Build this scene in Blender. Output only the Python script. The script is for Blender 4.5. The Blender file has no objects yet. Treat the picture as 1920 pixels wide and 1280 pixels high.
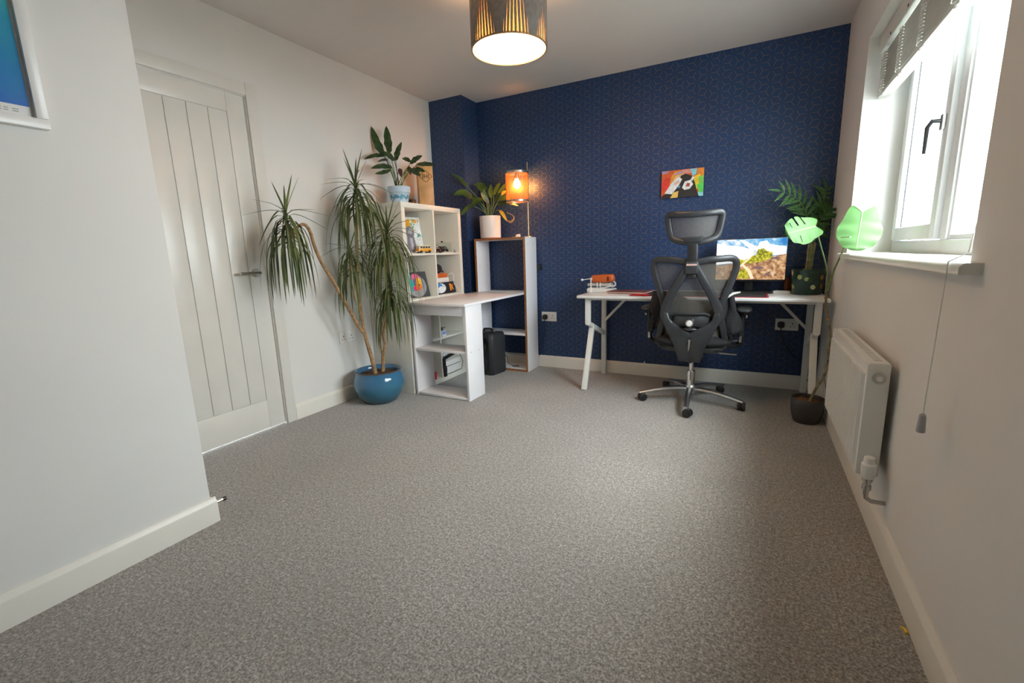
import bpy, bmesh, math, random
from mathutils import Vector, Matrix, Euler
random.seed(7)
R = math.radians
SC = bpy.context.scene
COL = SC.collection

# ------------------------------------------------------------------ camera
XL, YF, XP, YB, XR, H = -2.666, 3.5755, -2.319, 3.828, 0.4545, 2.407     # room: left wall, column front, column side, back wall, right wall, ceiling
XN, YN, YBACK = -1.915, 0.928, -3.2
FPX = 851.86
CAM = Vector((0, 0, 1.0506))
CR = Vector((0.88592591, 0.46278456, -0.03107625))
CF = Vector((-0.45983653, 0.86756136, -0.18944035))
CU = Vector((-0.06070952, 0.18212011, 0.98140034))
cam = bpy.data.cameras.new('camera'); cam.sensor_width = 36; cam.lens = 36 * FPX / 1920; cam.clip_start = 0.02
cam_o = bpy.data.objects.new('camera', cam); COL.objects.link(cam_o)
m = Matrix.Identity(4)
for i in range(3):
    m[i][0], m[i][1], m[i][2], m[i][3] = CR[i], CU[i], -CF[i], CAM[i]
cam_o.matrix_world = m
SC.camera = cam_o

# ------------------------------------------------------------------ world, light, exposure
w = bpy.data.worlds.new('overcast_sky'); SC.world = w; w.use_nodes = True
bg = w.node_tree.nodes['Background']
SKY = 26.0
wt = w.node_tree; tcw = wt.nodes.new('ShaderNodeTexCoord'); sxw = wt.nodes.new('ShaderNodeSeparateXYZ'); wt.links.new(tcw.outputs['Generated'], sxw.inputs[0])
mx = wt.nodes.new('ShaderNodeMath'); mx.operation = 'MAXIMUM'; wt.links.new(sxw.outputs[2], mx.inputs[0]); mx.inputs[1].default_value = 0.0
ma = wt.nodes.new('ShaderNodeMath'); ma.operation = 'MULTIPLY_ADD'; wt.links.new(mx.outputs[0], ma.inputs[0]); ma.inputs[1].default_value = 0.8 * SKY; ma.inputs[2].default_value = .72 * SKY   # overcast: brighter overhead
bg.inputs[0].default_value = (0.88, 0.95, 1.0, 1); wt.links.new(ma.outputs[0], bg.inputs[1])
sun = bpy.data.lights.new('hazy_sun', 'SUN'); sun.energy = 1.7; sun.angle = math.radians(18); sun.color = (1, .97, .92)
sun_o = bpy.data.objects.new('hazy_sun', sun); COL.objects.link(sun_o); sun_o.location = (6, 2.3, 9)
sun_o.rotation_euler = Vector((-1, .03, -1.62)).to_track_quat('-Z', 'Y').to_euler()
SC.view_settings.view_transform = 'Standard'; SC.view_settings.look = 'None'
SC.view_settings.gamma = 1; SC.view_settings.use_curve_mapping = False
SC.view_settings.exposure = 0.0
SC.cycles.max_bounces = 8; SC.cycles.diffuse_bounces = 5; SC.cycles.glossy_bounces = 3; SC.cycles.transparent_max_bounces = 16
SC.cycles.sample_clamp_indirect = 6.0
SC.cycles.use_denoising = True; SC.cycles.use_adaptive_sampling = True; SC.cycles.adaptive_threshold = .03
pl = bpy.data.lights.new('window_portal', 'AREA'); pl.shape = 'RECTANGLE'; pl.size = 1.66; pl.size_y = 1.08
pl.cycles.is_portal = True
po = bpy.data.objects.new('window_portal', pl); COL.objects.link(po)
po.location = (0.74, 2.296, 1.53); po.rotation_euler = Euler((0, R(90), 0)) 
po.rotation_euler = Matrix(((0, 0, 1), (1, 0, 0), (0, 1, 0))).to_euler()   # local -Z looks into the room (-X)

# ------------------------------------------------------------------ helpers
OFF = {}
def at(u, v, t):
    """photo direction (u, v) at forward distance t -> world point"""
    return CAM + (CF + CR * ((u - 960) / FPX) + CU * (-(v - 640) / FPX)) * t
def onp(u, v, ax, val):
    r = CF + CR * ((u - 960) / FPX) + CU * (-(v - 640) / FPX)
    return CAM + r * ((val - CAM[ax]) / r[ax])

class MB:
    def __init__(s): s.v = []; s.f = []; s.mi = []; s.cur = 0
    def add(s, vs, fs):
        b = len(s.v); s.v += [tuple(p) for p in vs]
        for f in fs: s.f.append(tuple(i + b for i in f)); s.mi.append(s.cur)
        return s
    def box(s, x0, y0, z0, x1, y1, z1):
        vs = [(x0,y0,z0),(x1,y0,z0),(x1,y1,z0),(x0,y1,z0),(x0,y0,z1),(x1,y0,z1),(x1,y1,z1),(x0,y1,z1)]
        return s.add(vs, [(0,3,2,1),(4,5,6,7),(0,1,5,4),(1,2,6,5),(2,3,7,6),(3,0,4,7)])
    def bar(s, a, b, w, h, up=(0,0,1)):
        """rectangular bar from a to b"""
        a, b = Vector(a), Vector(b); t = (b - a).normalized(); u = Vector(up)
        sd = t.cross(u)
        if sd.length < 1e-4: sd = t.cross(Vector((1,0,0)))
        sd.normalize(); n = sd.cross(t).normalized()
        vs = []
        for p in (a, b):
            for i, j in ((-1,-1),(1,-1),(1,1),(-1,1)): vs.append(p + sd*(i*w/2) + n*(j*h/2))
        return s.add(vs, [(0,3,2,1),(4,5,6,7),(0,1,5,4),(1,2,6,5),(2,3,7,6),(3,0,4,7)])
    def tube(s, pts, r, n=8, closed=False, flat=1.0, up=None, cap=True, sq=1.0):
        """swept round/rounded section; r scalar or list; flat scales the second axis"""
        pts = [Vector(p) for p in pts]; k = len(pts)
        rs = r if isinstance(r, (list, tuple)) else [r] * k
        prev = None; vs = []; fs = []
        for i, p in enumerate(pts):
            if closed: t = pts[(i+1) % k] - pts[i-1]
            else: t = pts[min(i+1, k-1)] - pts[max(i-1, 0)]
            t.normalize()
            if up is not None: a = Vector(up).cross(t)
            elif prev is None:
                a = t.cross(Vector((0,0,1)) if abs(t.z) < .9 else Vector((1,0,0)))
            else: a = prev - t * prev.dot(t)
            if a.length < 1e-6: a = t.orthogonal()
            a.normalize(); prev = a; b = t.cross(a)
            for j in range(n):
                q = 2 * math.pi * (j + .5) / n; c, d = math.cos(q), math.sin(q)
                if sq != 1.0:
                    c = math.copysign(abs(c)**sq, c); d = math.copysign(abs(d)**sq, d)
                vs.append(p + a * (rs[i] * c) + b * (rs[i] * flat * d))
        for i in range(k if closed else k - 1):
            for j in range(n):
                i2 = (i + 1) % k
                fs.append((i*n + j, i*n + (j+1) % n, i2*n + (j+1) % n, i2*n + j))
        if cap and not closed:
            fs.append(tuple(range(n-1, -1, -1))); fs.append(tuple((k-1)*n + j for j in range(n)))
        return s.add(vs, fs)
    def lathe(s, prof, c=(0,0,0), n=32, axis='z', a0=0, a1=360, cap=True):
        vs = []; fs = []; full = abs(a1 - a0) >= 360; m_ = n if full else n + 1
        for r, h in prof:
            for j in range(m_):
                q = R(a0 + (a1 - a0) * j / n); x, y = r * math.cos(q), r * math.sin(q)
                if axis == 'z': p = (c[0]+x, c[1]+y, c[2]+h)
                elif axis == 'x': p = (c[0]+h, c[1]+x, c[2]+y)
                else: p = (c[0]+x, c[1]+h, c[2]+y)
                vs.append(p)
        for i in range(len(prof) - 1):
            for j in range(n):
                j2 = (j + 1) % m_
                fs.append((i*m_ + j, i*m_ + j2, (i+1)*m_ + j2, (i+1)*m_ + j))
        if full and cap:
            if prof[0][0] > 1e-5: fs.append(tuple(range(n-1, -1, -1)))
            if prof[-1][0] > 1e-5: fs.append(tuple((len(prof)-1)*n + j for j in range(n)))
        return s.add(vs, fs)
    def cyl(s, a, b, r, n=16, r2=None):
        return s.tube([a, b], [r, r2 if r2 is not None else r], n)
    def prism(s, poly, o, ax, ay, th):
        """polygon in plane (o, ax, ay) extruded by vector th"""
        o, ax, ay, th = Vector(o), Vector(ax), Vector(ay), Vector(th); n = len(poly)
        a = [o + ax*p[0] + ay*p[1] for p in poly]; b = [p + th for p in a]
        return s.add(a + b, [tuple(range(n-1, -1, -1)), tuple(range(n, 2*n))] + [(i, (i+1) % n, n + (i+1) % n, n + i) for i in range(n)])
    def poly(s, pts):
        return s.add(pts, [tuple(range(len(pts)))])
    def grid(s, fn, nu, nv):
        vs = [fn(i / nu, j / nv) for j in range(nv + 1) for i in range(nu + 1)]
        fs = [(j*(nu+1)+i, j*(nu+1)+i+1, (j+1)*(nu+1)+i+1, (j+1)*(nu+1)+i) for j in range(nv) for i in range(nu)]
        return s.add(vs, fs)
    def blob(s, c, rx, ry, rz, nu=16, nv=10, p=1.0):
        prof = []
        vs = []; fs = []
        for j in range(nv + 1):
            th = math.pi * j / nv
            for i in range(nu):
                q = 2*math.pi*i/nu
                def e(a): return math.copysign(abs(a)**p, a)
                vs.append((c[0]+rx*e(math.cos(q))*e(math.sin(th)), c[1]+ry*e(math.sin(q))*e(math.sin(th)), c[2]-rz*e(math.cos(th))))
        for j in range(nv):
            for i in range(nu): fs.append((j*nu+i, j*nu+(i+1)%nu, (j+1)*nu+(i+1)%nu, (j+1)*nu+i))
        return s.add(vs, fs)
    def blade(s, pts, ws, ref=(0,0,1), fold=.2):
        pts = [Vector(p) for p in pts]; k = len(pts); vs = []; fs = []; ref = Vector(ref)
        for i, p in enumerate(pts):
            t = (pts[min(i+1, k-1)] - pts[max(i-1, 0)]).normalized()
            sd = t.cross(ref)
            if sd.length < 1e-3: sd = t.orthogonal()
            sd.normalize(); n = sd.cross(t)
            vs += [p - sd*ws[i] + n*(fold*ws[i]), p, p + sd*ws[i] + n*(fold*ws[i])]
        for i in range(k - 1):
            a = 3*i; fs += [(a, a+1, a+4, a+3), (a+1, a+2, a+5, a+4)]
        return s.add(vs, fs)

def obj(name, mb, mats, parent=None, smooth=False, bev=0, ang=35, weld=True, seg=2, label=None):
    me = bpy.data.meshes.new(name)
    off = OFF.get(parent.name, Vector((0,0,0))) if parent else Vector((0,0,0))
    me.from_pydata([Vector(p) - off for p in mb.v], [], mb.f)
    if not isinstance(mats, (list, tuple)): mats = [mats]
    for mt in mats: me.materials.append(mt)
    if len(mats) > 1:
        for p, i in zip(me.polygons, mb.mi): p.material_index = i
    bm = bmesh.new(); bm.from_mesh(me)
    if weld: bmesh.ops.remove_doubles(bm, verts=bm.verts, dist=1e-5); bmesh.ops.recalc_face_normals(bm, faces=bm.faces)
    if bev:
        es = [e for e in bm.edges if len(e.link_faces) == 2 and e.calc_face_angle(0) > R(40)]
        bmesh.ops.bevel(bm, geom=es, offset=bev, segments=seg, affect='EDGES', profile=.5, clamp_overlap=True)
    bm.to_mesh(me); bm.free()
    if smooth or bev:
        for p in me.polygons: p.use_smooth = True
        me.set_sharp_from_angle(angle=R(ang))
    o = bpy.data.objects.new(name, me); COL.objects.link(o)
    if parent: o.parent = parent; OFF[o.name] = off
    if label: o['label'] = label
    return o
def thing(name, label, cat, loc=(0,0,0), group=None):
    o = bpy.data.objects.new(name, None); COL.objects.link(o); o.empty_display_size = .05
    o.location = loc; OFF[o.name] = Vector(loc); tag(o, label, cat, group); return o
def tag(o, label, cat, group=None):
    o['label'] = label; o['category'] = cat
    if group: o['group'] = group
    return o
def solo(name, label, cat, mb, mats, group=None, **k):
    return tag(obj(name, mb, mats, None, **k), label, cat, group)
def struct(name, mb, mats, label, **k):
    o = obj(name, mb, mats, None, **k); o['kind'] = 'structure'; o['label'] = label; return o
def dup(o, parent, loc=None, rot=None):
    c = o.copy(); COL.objects.link(c); c.parent = parent
    if loc is not None: c.location = loc
    if rot is not None: c.rotation_euler = rot
    return c

# ------------------------------------------------------------------ materials
class NT:
    def __init__(s, name):
        s.m = bpy.data.materials.new(name); s.m.use_nodes = True; s.t = s.m.node_tree; s.n = s.t.nodes; s.l = s.t.links
        s.b = s.n['Principled BSDF']; s.out = s.n['Material Output']
    def node(s, ty, **k):
        n = s.n.new(ty)
        for a, b in k.items(): setattr(n, a, b)
        return n
    def put(s, sock, v):
        if hasattr(v, 'links') or hasattr(v, 'is_linked'): s.l.new(v, sock)
        else: sock.default_value = v
    def math(s, op, a, b=None, c=None, clamp=False):
        n = s.node('ShaderNodeMath', operation=op, use_clamp=clamp)
        for i, v in enumerate((a, b, c)):
            if v is not None: s.put(n.inputs[i], v)
        return n.outputs[0]
    def mix(s, f, a, b):
        n = s.node('ShaderNodeMix', data_type='RGBA'); s.put(n.inputs[0], f); s.put(n.inputs[6], a); s.put(n.inputs[7], b); return n.outputs[2]
    def coord(s, which='Object'): return s.node('ShaderNodeTexCoord').outputs[which]
    def noise(s, sc, det=3, rough=.5, vec=None, out=0):
        n = s.node('ShaderNodeTexNoise'); n.inputs['Scale'].default_value = sc; n.inputs['Detail'].default_value = det; n.inputs['Roughness'].default_value = rough
        s.l.new(vec if vec is not None else s.coord(), n.inputs['Vector']); return n.outputs[out]
    def ramp(s, f, stops):
        n = s.node('ShaderNodeValToRGB'); s.put(n.inputs[0], f); e = n.color_ramp.elements
        while len(e) < len(stops): e.new(.5)
        for q, (p, c) in zip(e, stops): q.position = p; q.color = tuple(c) + (1,) if len(c) == 3 else c
        return n.outputs[0]
    def bump(s, h, st=.2, dist=.002):
        n = s.node('ShaderNodeBump'); n.inputs['Strength'].default_value = st; n.inputs['Distance'].default_value = dist
        s.l.new(h, n.inputs['Height']); s.l.new(n.outputs[0], s.b.inputs['Normal'])
    def set(s, **k):
        for a, v in k.items(): s.put(s.b.inputs[a.replace('_', ' ')], v)
        return s.m
def c4(c): return tuple(c) + (1,)
def plain(name, col, rough=.5, metal=0, var=.06, nsc=12, bump=0, bsc=200, bd=.0008, **k):
    """procedural material: slight noise in the colour, optional fine relief"""
    t = NT(name)
    if var:
        d = tuple(max(0, x * (1 - var)) for x in col); e = tuple(min(1, x * (1 + var)) for x in col)
        t.set(Base_Color=t.ramp(t.noise(nsc, 4), [(.35, d), (.65, e)]))
    else: t.set(Base_Color=c4(col))
    t.set(Roughness=rough, Metallic=metal, **k)
    if bump: t.bump(t.noise(bsc, 3), bump, bd)
    return t.m
def emis(name, col, st):
    t = NT(name); t.set(Base_Color=c4(col), Emission_Color=c4(col), Emission_Strength=st); return t.m

M = {}
M['wall'] = plain('white_wall_paint', (.77, .76, .735), .75, var=.015, nsc=3, bump=.12, bsc=260, bd=.0006)
M['ceil'] = plain('ceiling_paint', (.72, .71, .695), .85, var=.015, nsc=3, bump=.12, bsc=300, bd=.0006)
M['gloss'] = plain('cream_gloss_woodwork', (.80, .775, .71), .32, var=.02, nsc=6)
M['door'] = plain('white_door_paint', (.76, .74, .69), .30, var=.02, nsc=6, bump=.25, bsc=140, bd=.0012)
M['white'] = plain('white_melamine', (.90, .89, .92), .38, var=.015, nsc=9)
M['kallax'] = plain('cream_white_foil', (.82, .80, .72), .36, var=.015, nsc=9)
M['oak'] = plain('brown_chipboard_edge', (.30, .13, .05), .6, var=.2, nsc=60)
M['metalw'] = plain('white_powder_coat', (.80, .80, .76), .4, var=.02)
M['desktop'] = plain('white_desk_laminate', (.84, .84, .84), .28, var=.015)
M['plastic'] = plain('white_plastic', (.82, .82, .80), .3, var=.01)
M['upvc'] = plain('white_upvc', (.80, .82, .84), .3, var=.01)
M['blind'] = plain('white_blind_slat', (.74, .74, .70), .45, var=.02)
M['black'] = plain('black_plastic', (.016, .016, .018), .38, var=.2, nsc=40)
M['chairp'] = plain('charcoal_chair_plastic', (.032, .034, .038), .33, var=.12, nsc=40, bump=.15, bsc=500)
M['fabricb'] = plain('black_fabric', (.014, .014, .017), .9, var=.3, nsc=80, bump=.4, bsc=350)
M['alu'] = plain('polished_aluminium', (.80, .80, .80), .30, metal=1, var=.04)
M['chrome'] = plain('chrome', (.75, .75, .76), .12, metal=1, var=.02)
M['steel'] = plain('brushed_steel', (.52, .50, .47), .28, metal=1, var=.05)
M['soil'] = plain('potting_soil', (.06, .035, .02), .95, var=.6, nsc=90, bump=.8, bsc=150, bd=.004)
M['bark'] = plain('pale_brown_stem', (.36, .22, .11), .8, var=.3, nsc=50, bump=.5, bsc=120, bd=.003)
M['wood'] = plain('pine_board', (.62, .33, .12), .5, var=.2, nsc=9)
M['burn'] = plain('burnt_mark', (.16, .07, .03), .8)
M['orange'] = plain('orange_leatherette', (.62, .13, .025), .5, var=.08)
M['red'] = plain('red_felt', (.55, .02, .03), .7)
M['maroon'] = plain('maroon_lid', (.15, .055, .055), .35)
M['pinkedge'] = plain('rose_edge', (.75, .5, .42), .35)
M['terracotta'] = plain('copper_saucer', (.45, .16, .07), .45)
M['gold'] = plain('brass', (.55, .38, .18), .3, metal=1)
M['copper'] = plain('copper_mesh', (.34, .13, .04), .45, metal=.6)
M['rad'] = plain('radiator_enamel', (.83, .83, .80), .28, var=.01)
M['greyp'] = plain('dark_grey_pot', (.045, .042, .042), .55, var=.1)
M['whitec'] = plain('white_ceramic', (.84, .82, .80), .3, var=.01)
M['yellow'] = plain('yellow_plastic', (.8, .55, .02), .4)

# blue glazed pot
t = NT('blue_glaze'); f = t.noise(7, 5); sep = t.node('ShaderNodeSeparateXYZ'); t.l.new(t.coord('Generated'), sep.inputs[0])
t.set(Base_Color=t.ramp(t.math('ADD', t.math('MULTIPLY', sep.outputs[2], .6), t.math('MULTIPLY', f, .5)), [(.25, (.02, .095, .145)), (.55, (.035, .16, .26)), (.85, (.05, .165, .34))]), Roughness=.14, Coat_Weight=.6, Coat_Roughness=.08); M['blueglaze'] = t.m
# carpet
t = NT('grey_carpet'); n1 = t.noise(140, 4, .82); n2 = t.noise(60, 2, .6); n3 = t.noise(2.2, 4, .6)
f = t.math('ADD', t.math('MULTIPLY', n1, .80), t.math('MULTIPLY', n2, .20))
c = t.ramp(f, [(.38, (.085, .077, .069)), (.50, (.275, .257, .238)), (.62, (.60, .57, .54))])
c = t.mix(t.math('MULTIPLY', t.math('SUBTRACT', n3, .25), .75, clamp=True), c, (.15, .138, .125, 1))
t.set(Base_Color=c, Roughness=.97, Sheen_Weight=.25, Sheen_Roughness=.6); t.bump(f, .35, .003); M['carpet'] = t.m
# wallpaper: rhombille stars in copper ink on navy
def wallpaper():
    t = NT('navy_wallpaper_with_copper_stars'); L = .0525
    s = t.node('ShaderNodeSeparateXYZ'); t.l.new(t.coord(), s.inputs[0])
    u = t.math('DIVIDE', t.math('ADD', s.outputs[0], s.outputs[1]), L); v = t.math('DIVIDE', s.outputs[2], L)
    hx, hy = 1.5, math.sqrt(3) / 2
    def wrap(a, half): return t.math('ABSOLUTE', t.math('SUBTRACT', t.math('WRAP', a, 2*half, 0.0), half))
    ax, ay = wrap(u, hx), wrap(v, hy)
    bx, by = wrap(t.math('ADD', u, hx), hx), wrap(t.math('ADD', v, hy), hy)
    da = t.math('ADD', t.math('MULTIPLY', ax, ax), t.math('MULTIPLY', ay, ay)); db = t.math('ADD', t.math('MULTIPLY', bx, bx), t.math('MULTIPLY', by, by))
    pick = t.math('LESS_THAN', da, db)
    def sel(a, b): return t.math('ADD', b, t.math('MULTIPLY', pick, t.math('SUBTRACT', a, b)))
    x, y = sel(ax, bx), sel(ay, by)
    a1 = t.math('ADD', t.math('MULTIPLY', x, .5), t.math('MULTIPLY', y, .8660254)); d1 = t.math('ABSOLUTE', t.math('SUBTRACT', t.math('MULTIPLY', x, .8660254), t.math('MULTIPLY', y, .5)))
    W = .036
    def line(d, a):
        e = t.math('SUBTRACT', 1.0, t.math('DIVIDE', d, W), clamp=True)
        e = t.math('MULTIPLY', e, 2.2, clamp=True)
        g = t.math('MULTIPLY', t.math('SUBTRACT', a, .24), 5.0, clamp=True)
        return t.math('MULTIPLY', e, g)
    mk = t.math('MAXIMUM', line(y, x), line(d1, a1))
    col = t.mix(t.noise(5, 3), (.0115, .040, .120, 1), (.016, .051, .145, 1))
    col = t.mix(mk, col, (.185, .130, .115, 1))
    t.set(Base_Color=col, Roughness=t.math('SUBTRACT', .44, t.math('MULTIPLY', mk, .1)), Metallic=t.math('MULTIPLY', mk, .25), Specular_IOR_Level=.4)
    t.bump(t.noise(350, 2), .1, .0005)
    return t.m
M['paper'] = wallpaper()
# glass
t = NT('window_glass'); tr = t.node('ShaderNodeBsdfTransparent'); tr.inputs[0].default_value = (.97, .99, .98, 1); gl = t.node('ShaderNodeBsdfGlossy'); gl.inputs['Roughness'].default_value = .02
lw = t.node('ShaderNodeLayerWeight'); lw.inputs[0].default_value = .5; ms = t.node('ShaderNodeMixShader')
t.put(ms.inputs[0], t.math('ADD', .03, t.math('MULTIPLY', t.math('POWER', lw.outputs['Facing'], 5.0), .5))); t.l.new(tr.outputs[0], ms.inputs[1]); t.l.new(gl.outputs[0], ms.inputs[2]); t.l.new(ms.outputs[0], t.out.inputs[0]); M['glass'] = t.m
def sheer(name, col, alpha, rough=.7):
    t = NT(name); t.set(Base_Color=c4(col), Roughness=rough); tr = t.node('ShaderNodeBsdfTransparent'); ms = t.node('ShaderNodeMixShader')
    wv = t.noise(300, 1); t.put(ms.inputs[0], t.math('ADD', alpha - .08, t.math('MULTIPLY', wv, .16)))
    t.l.new(tr.outputs[0], ms.inputs[1]); t.l.new(t.b.outputs[0], ms.inputs[2]); t.l.new(ms.outputs[0], t.out.inputs[0]); return t.m
M['mesh'] = sheer('chair_mesh_fabric', (.15, .138, .12), .62)
def leafmat(name, a, b, sc=14, tr=.25, rough=.4, stripe=None):
    t = NT(name); c = t.ramp(t.noise(sc, 3), [(.35, a), (.65, b)])
    t.set(Base_Color=c, Roughness=rough)
    tl = t.node('ShaderNodeBsdfTranslucent'); t.l.new(c, tl.inputs[0]); ms = t.node('ShaderNodeMixShader'); ms.inputs[0].default_value = tr
    t.l.new(t.b.outputs[0], ms.inputs[1]); t.l.new(tl.outputs[0], ms.inputs[2]); t.l.new(ms.outputs[0], t.out.inputs[0]); return t.m
M['drac'] = leafmat('dracaena_leaf', (.055, .085, .025), (.17, .21, .075), 6)
M['cal'] = leafmat('calathea_leaf', (.012, .03, .014), (.05, .11, .03), 30, .12)
M['calr'] = leafmat('calathea_leaf_underside', (.07, .018, .02), (.12, .03, .03), 20, .1)
M['lily'] = leafmat('peace_lily_leaf', (.018, .055, .012), (.065, .13, .025), 9, .15)
M['lilyy'] = leafmat('yellowing_leaf', (.28, .28, .03), (.40, .30, .05), 12, .2)
M['palm'] = leafmat('palm_leaflet', (.03, .10, .03), (.09, .22, .06), 8, .25)
M['mon'] = leafmat('monstera_leaf', (.045, .13, .028), (.075, .18, .045), 5, .12, .6)
M['stemg'] = plain('green_stem', (.12, .20, .05), .5, var=.2, nsc=30)
M['stemb'] = plain('brown_green_stem', (.20, .17, .085), .6, var=.5, nsc=25)

# ------------------------------------------------------------------ the room
T = .12
struct('floor', MB().box(XL - T, YBACK - T, -.1, XR + T, YB + T, 0), M['carpet'], 'grey flecked pile carpet covering the whole floor')
struct('ceiling', MB().box(XL - T, YBACK - T, H, XR + .3, YB + T, H + .1), M['ceil'], 'plain white painted ceiling')
DY0, DY1, DZ = 1.054, 1.822, 1.995                         # door opening
b = MB().box(XL - T, YBACK, 0, XL, DY0, H).box(XL - T, DY1, 0, XL, YB, H).box(XL - T, DY0, DZ, XL, DY1, H)
struct('wall_left', b, M['wall'], 'white painted wall with the panelled door', weld=False)
struct('wall_back', MB().box(XL - T, YB, 0, XR + .3, YB + T, H), M['paper'], 'navy wallpapered wall with copper star pattern')
struct('wall_column', MB().box(XL, YF, 0, XP, YB, H), M['paper'], 'narrow boxed-out wallpapered column in the far left corner')
struct('wall_near', MB().box(XL, YBACK, 0, XN, YN, H), M['wall'], 'white wall projecting into the room at the near left', bev=.004)
struct('wall_behind', MB().box(XL - T, YBACK - T, 0, XR + .3, YBACK, H), M['wall'], 'white wall behind the viewpoint')
WY0, WY1, WZ0, WZ1, XO = 1.467, 3.125, .972, 2.066, .76     # window opening, outer face of wall
b = MB().box(XR, YBACK, 0, XO, WY0, H).box(XR, WY1, 0, XO, YB, H).box(XR, WY0, 0, XO, WY1, WZ0).box(XR, WY0, WZ1, XO, WY1, H)
struct('wall_right', b, M['wall'], 'white painted wall with the window and radiator', weld=False)
# baseboards: board with small ogee top
HB = .106
def skirting(name, a, bb, n, label):
    """baseboard from a to bb (floor points on wall face), n = unit normal into room"""
    a, bb, n = Vector(a), Vector(bb), Vector(n); d = bb - a
    prof = [(0, 0), (.016, 0), (.016, HB - .022), (.0135, HB - .014), (.009, HB - .010), (.007, HB - .002), (.004, HB), (0, HB)]
    return struct(name, MB().prism([(p[0], p[1]) for p in prof], a, n, (0,0,1), d), M['gloss'], label, smooth=True, ang=50)
skirting('baseboard_back', (XP, YB, 0), (XR, YB, 0), (0, -1, 0), 'cream painted skirting board below the navy wall')
skirting('baseboard_left', (XL, 1.889, 0), (XL, YF, 0), (1, 0, 0), 'white skirting board between door and bookcase')
skirting('baseboard_right', (XR, YBACK, 0), (XR, YB - .016, 0), (-1, 0, 0), 'cream skirting board under the radiator and window')
skirting('baseboard_near', (XN, YBACK, 0), (XN, YN + .016, 0), (1, 0, 0), 'white skirting board at the near left')
skirting('baseboard_near_end', (XL, YN, 0), (XN, YN, 0), (0, 1, 0), 'skirting board on the return of the near left wall')
skirting('baseboard_column', (XL + .4, YF, 0), (XP, YF, 0), (0, -1, 0), 'skirting board in front of the boxed-out column')
# door
AW = .067
for i, (bx4, lab) in enumerate((((XL, DY1, 0, XL + .015, DY1 + AW, DZ + AW), 'white door architrave beside the handle'), ((XL, DY0 - AW, 0, XL + .015, DY0, DZ + AW), 'white door architrave on the hinge side'), ((XL, DY0, DZ, XL + .015, DY1, DZ + AW), 'white door architrave above the door'))):
    struct('trim_%d' % (i + 1), MB().box(*bx4), M['door'], lab, bev=.003)
b = MB().box(XL - T, DY1 - .004, 0, XL + .001, DY1, DZ).box(XL - T, DY0, 0, XL + .001, DY0 + .004, DZ).box(XL - T, DY0 + .004, DZ - .004, XL + .001, DY1 - .004, DZ)
struct('trim_4', b, M['door'], 'white door lining inside the architrave', weld=False)
DX = XL - .009
d1 = struct('door_1', MB().box(DX - .035, DY0 + .007, .008, DX - .006, DY1 - .007, DZ - .007), M['door'], 'white interior door with five vertical boards and steel lever')
dy0, dy1, dz0, dz1 = DY0 + .007, DY1 - .007, .008, DZ - .007
PY = [1.163, 1.272, 1.386, 1.4945, 1.6045, 1.7105]; PZ0, PZ1 = .190, 1.887
for y0, y1 in ((dy0, PY[0]), (PY[5], dy1)): obj('stile', MB().box(DX - .006, y0, dz0, DX, y1, dz1), M['door'], d1, bev=.002)
for z0, z1 in ((dz0, PZ0), (PZ1, dz1)): obj('rail', MB().box(DX - .006, PY[0], z0, DX, PY[5], z1), M['door'], d1, bev=.002)
for i in range(5): obj('board', MB().box(DX - .006, PY[i] + .0015, PZ0 + .002, DX - .001, PY[i+1] - .0015, PZ1 - .002), M['door'], d1, bev=.0028)
hd = obj('handle', MB().lathe([(.0, 0), (.026, 0), (.026, .007), (.023, .010), (0, .010)], (DX, 1.752, .985), 24, 'x'), M['steel'], d1, smooth=True, label='brushed steel round rose')
obj('lever', MB().tube([(DX + .008, 1.752, .985), (DX + .045, 1.752, .985), (DX + .052, 1.742, .985), (DX + .052, 1.625, .985)], .0095, 12), M['steel'], hd, smooth=True)
obj('latch_plate', MB().box(DX - .03, DY1 - .0075, .93, DX - .004, DY1 - .0065, 1.04), M['steel'], d1)
ds = thing('door_stop', 'small chrome door stop with black rubber tip on the near skirting', 'door stop', (XN - .008, YN + .016, .078))
obj('rod', MB().cyl((XN + .003, YN + .014, .078), (XN + .003, YN + .045, .078), .006), M['chrome'], ds, smooth=True)
obj('rubber_tip', MB().cyl((XN + .003, YN + .045, .078), (XN + .003, YN + .056, .078), .009), M['black'], ds, smooth=True)

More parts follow.
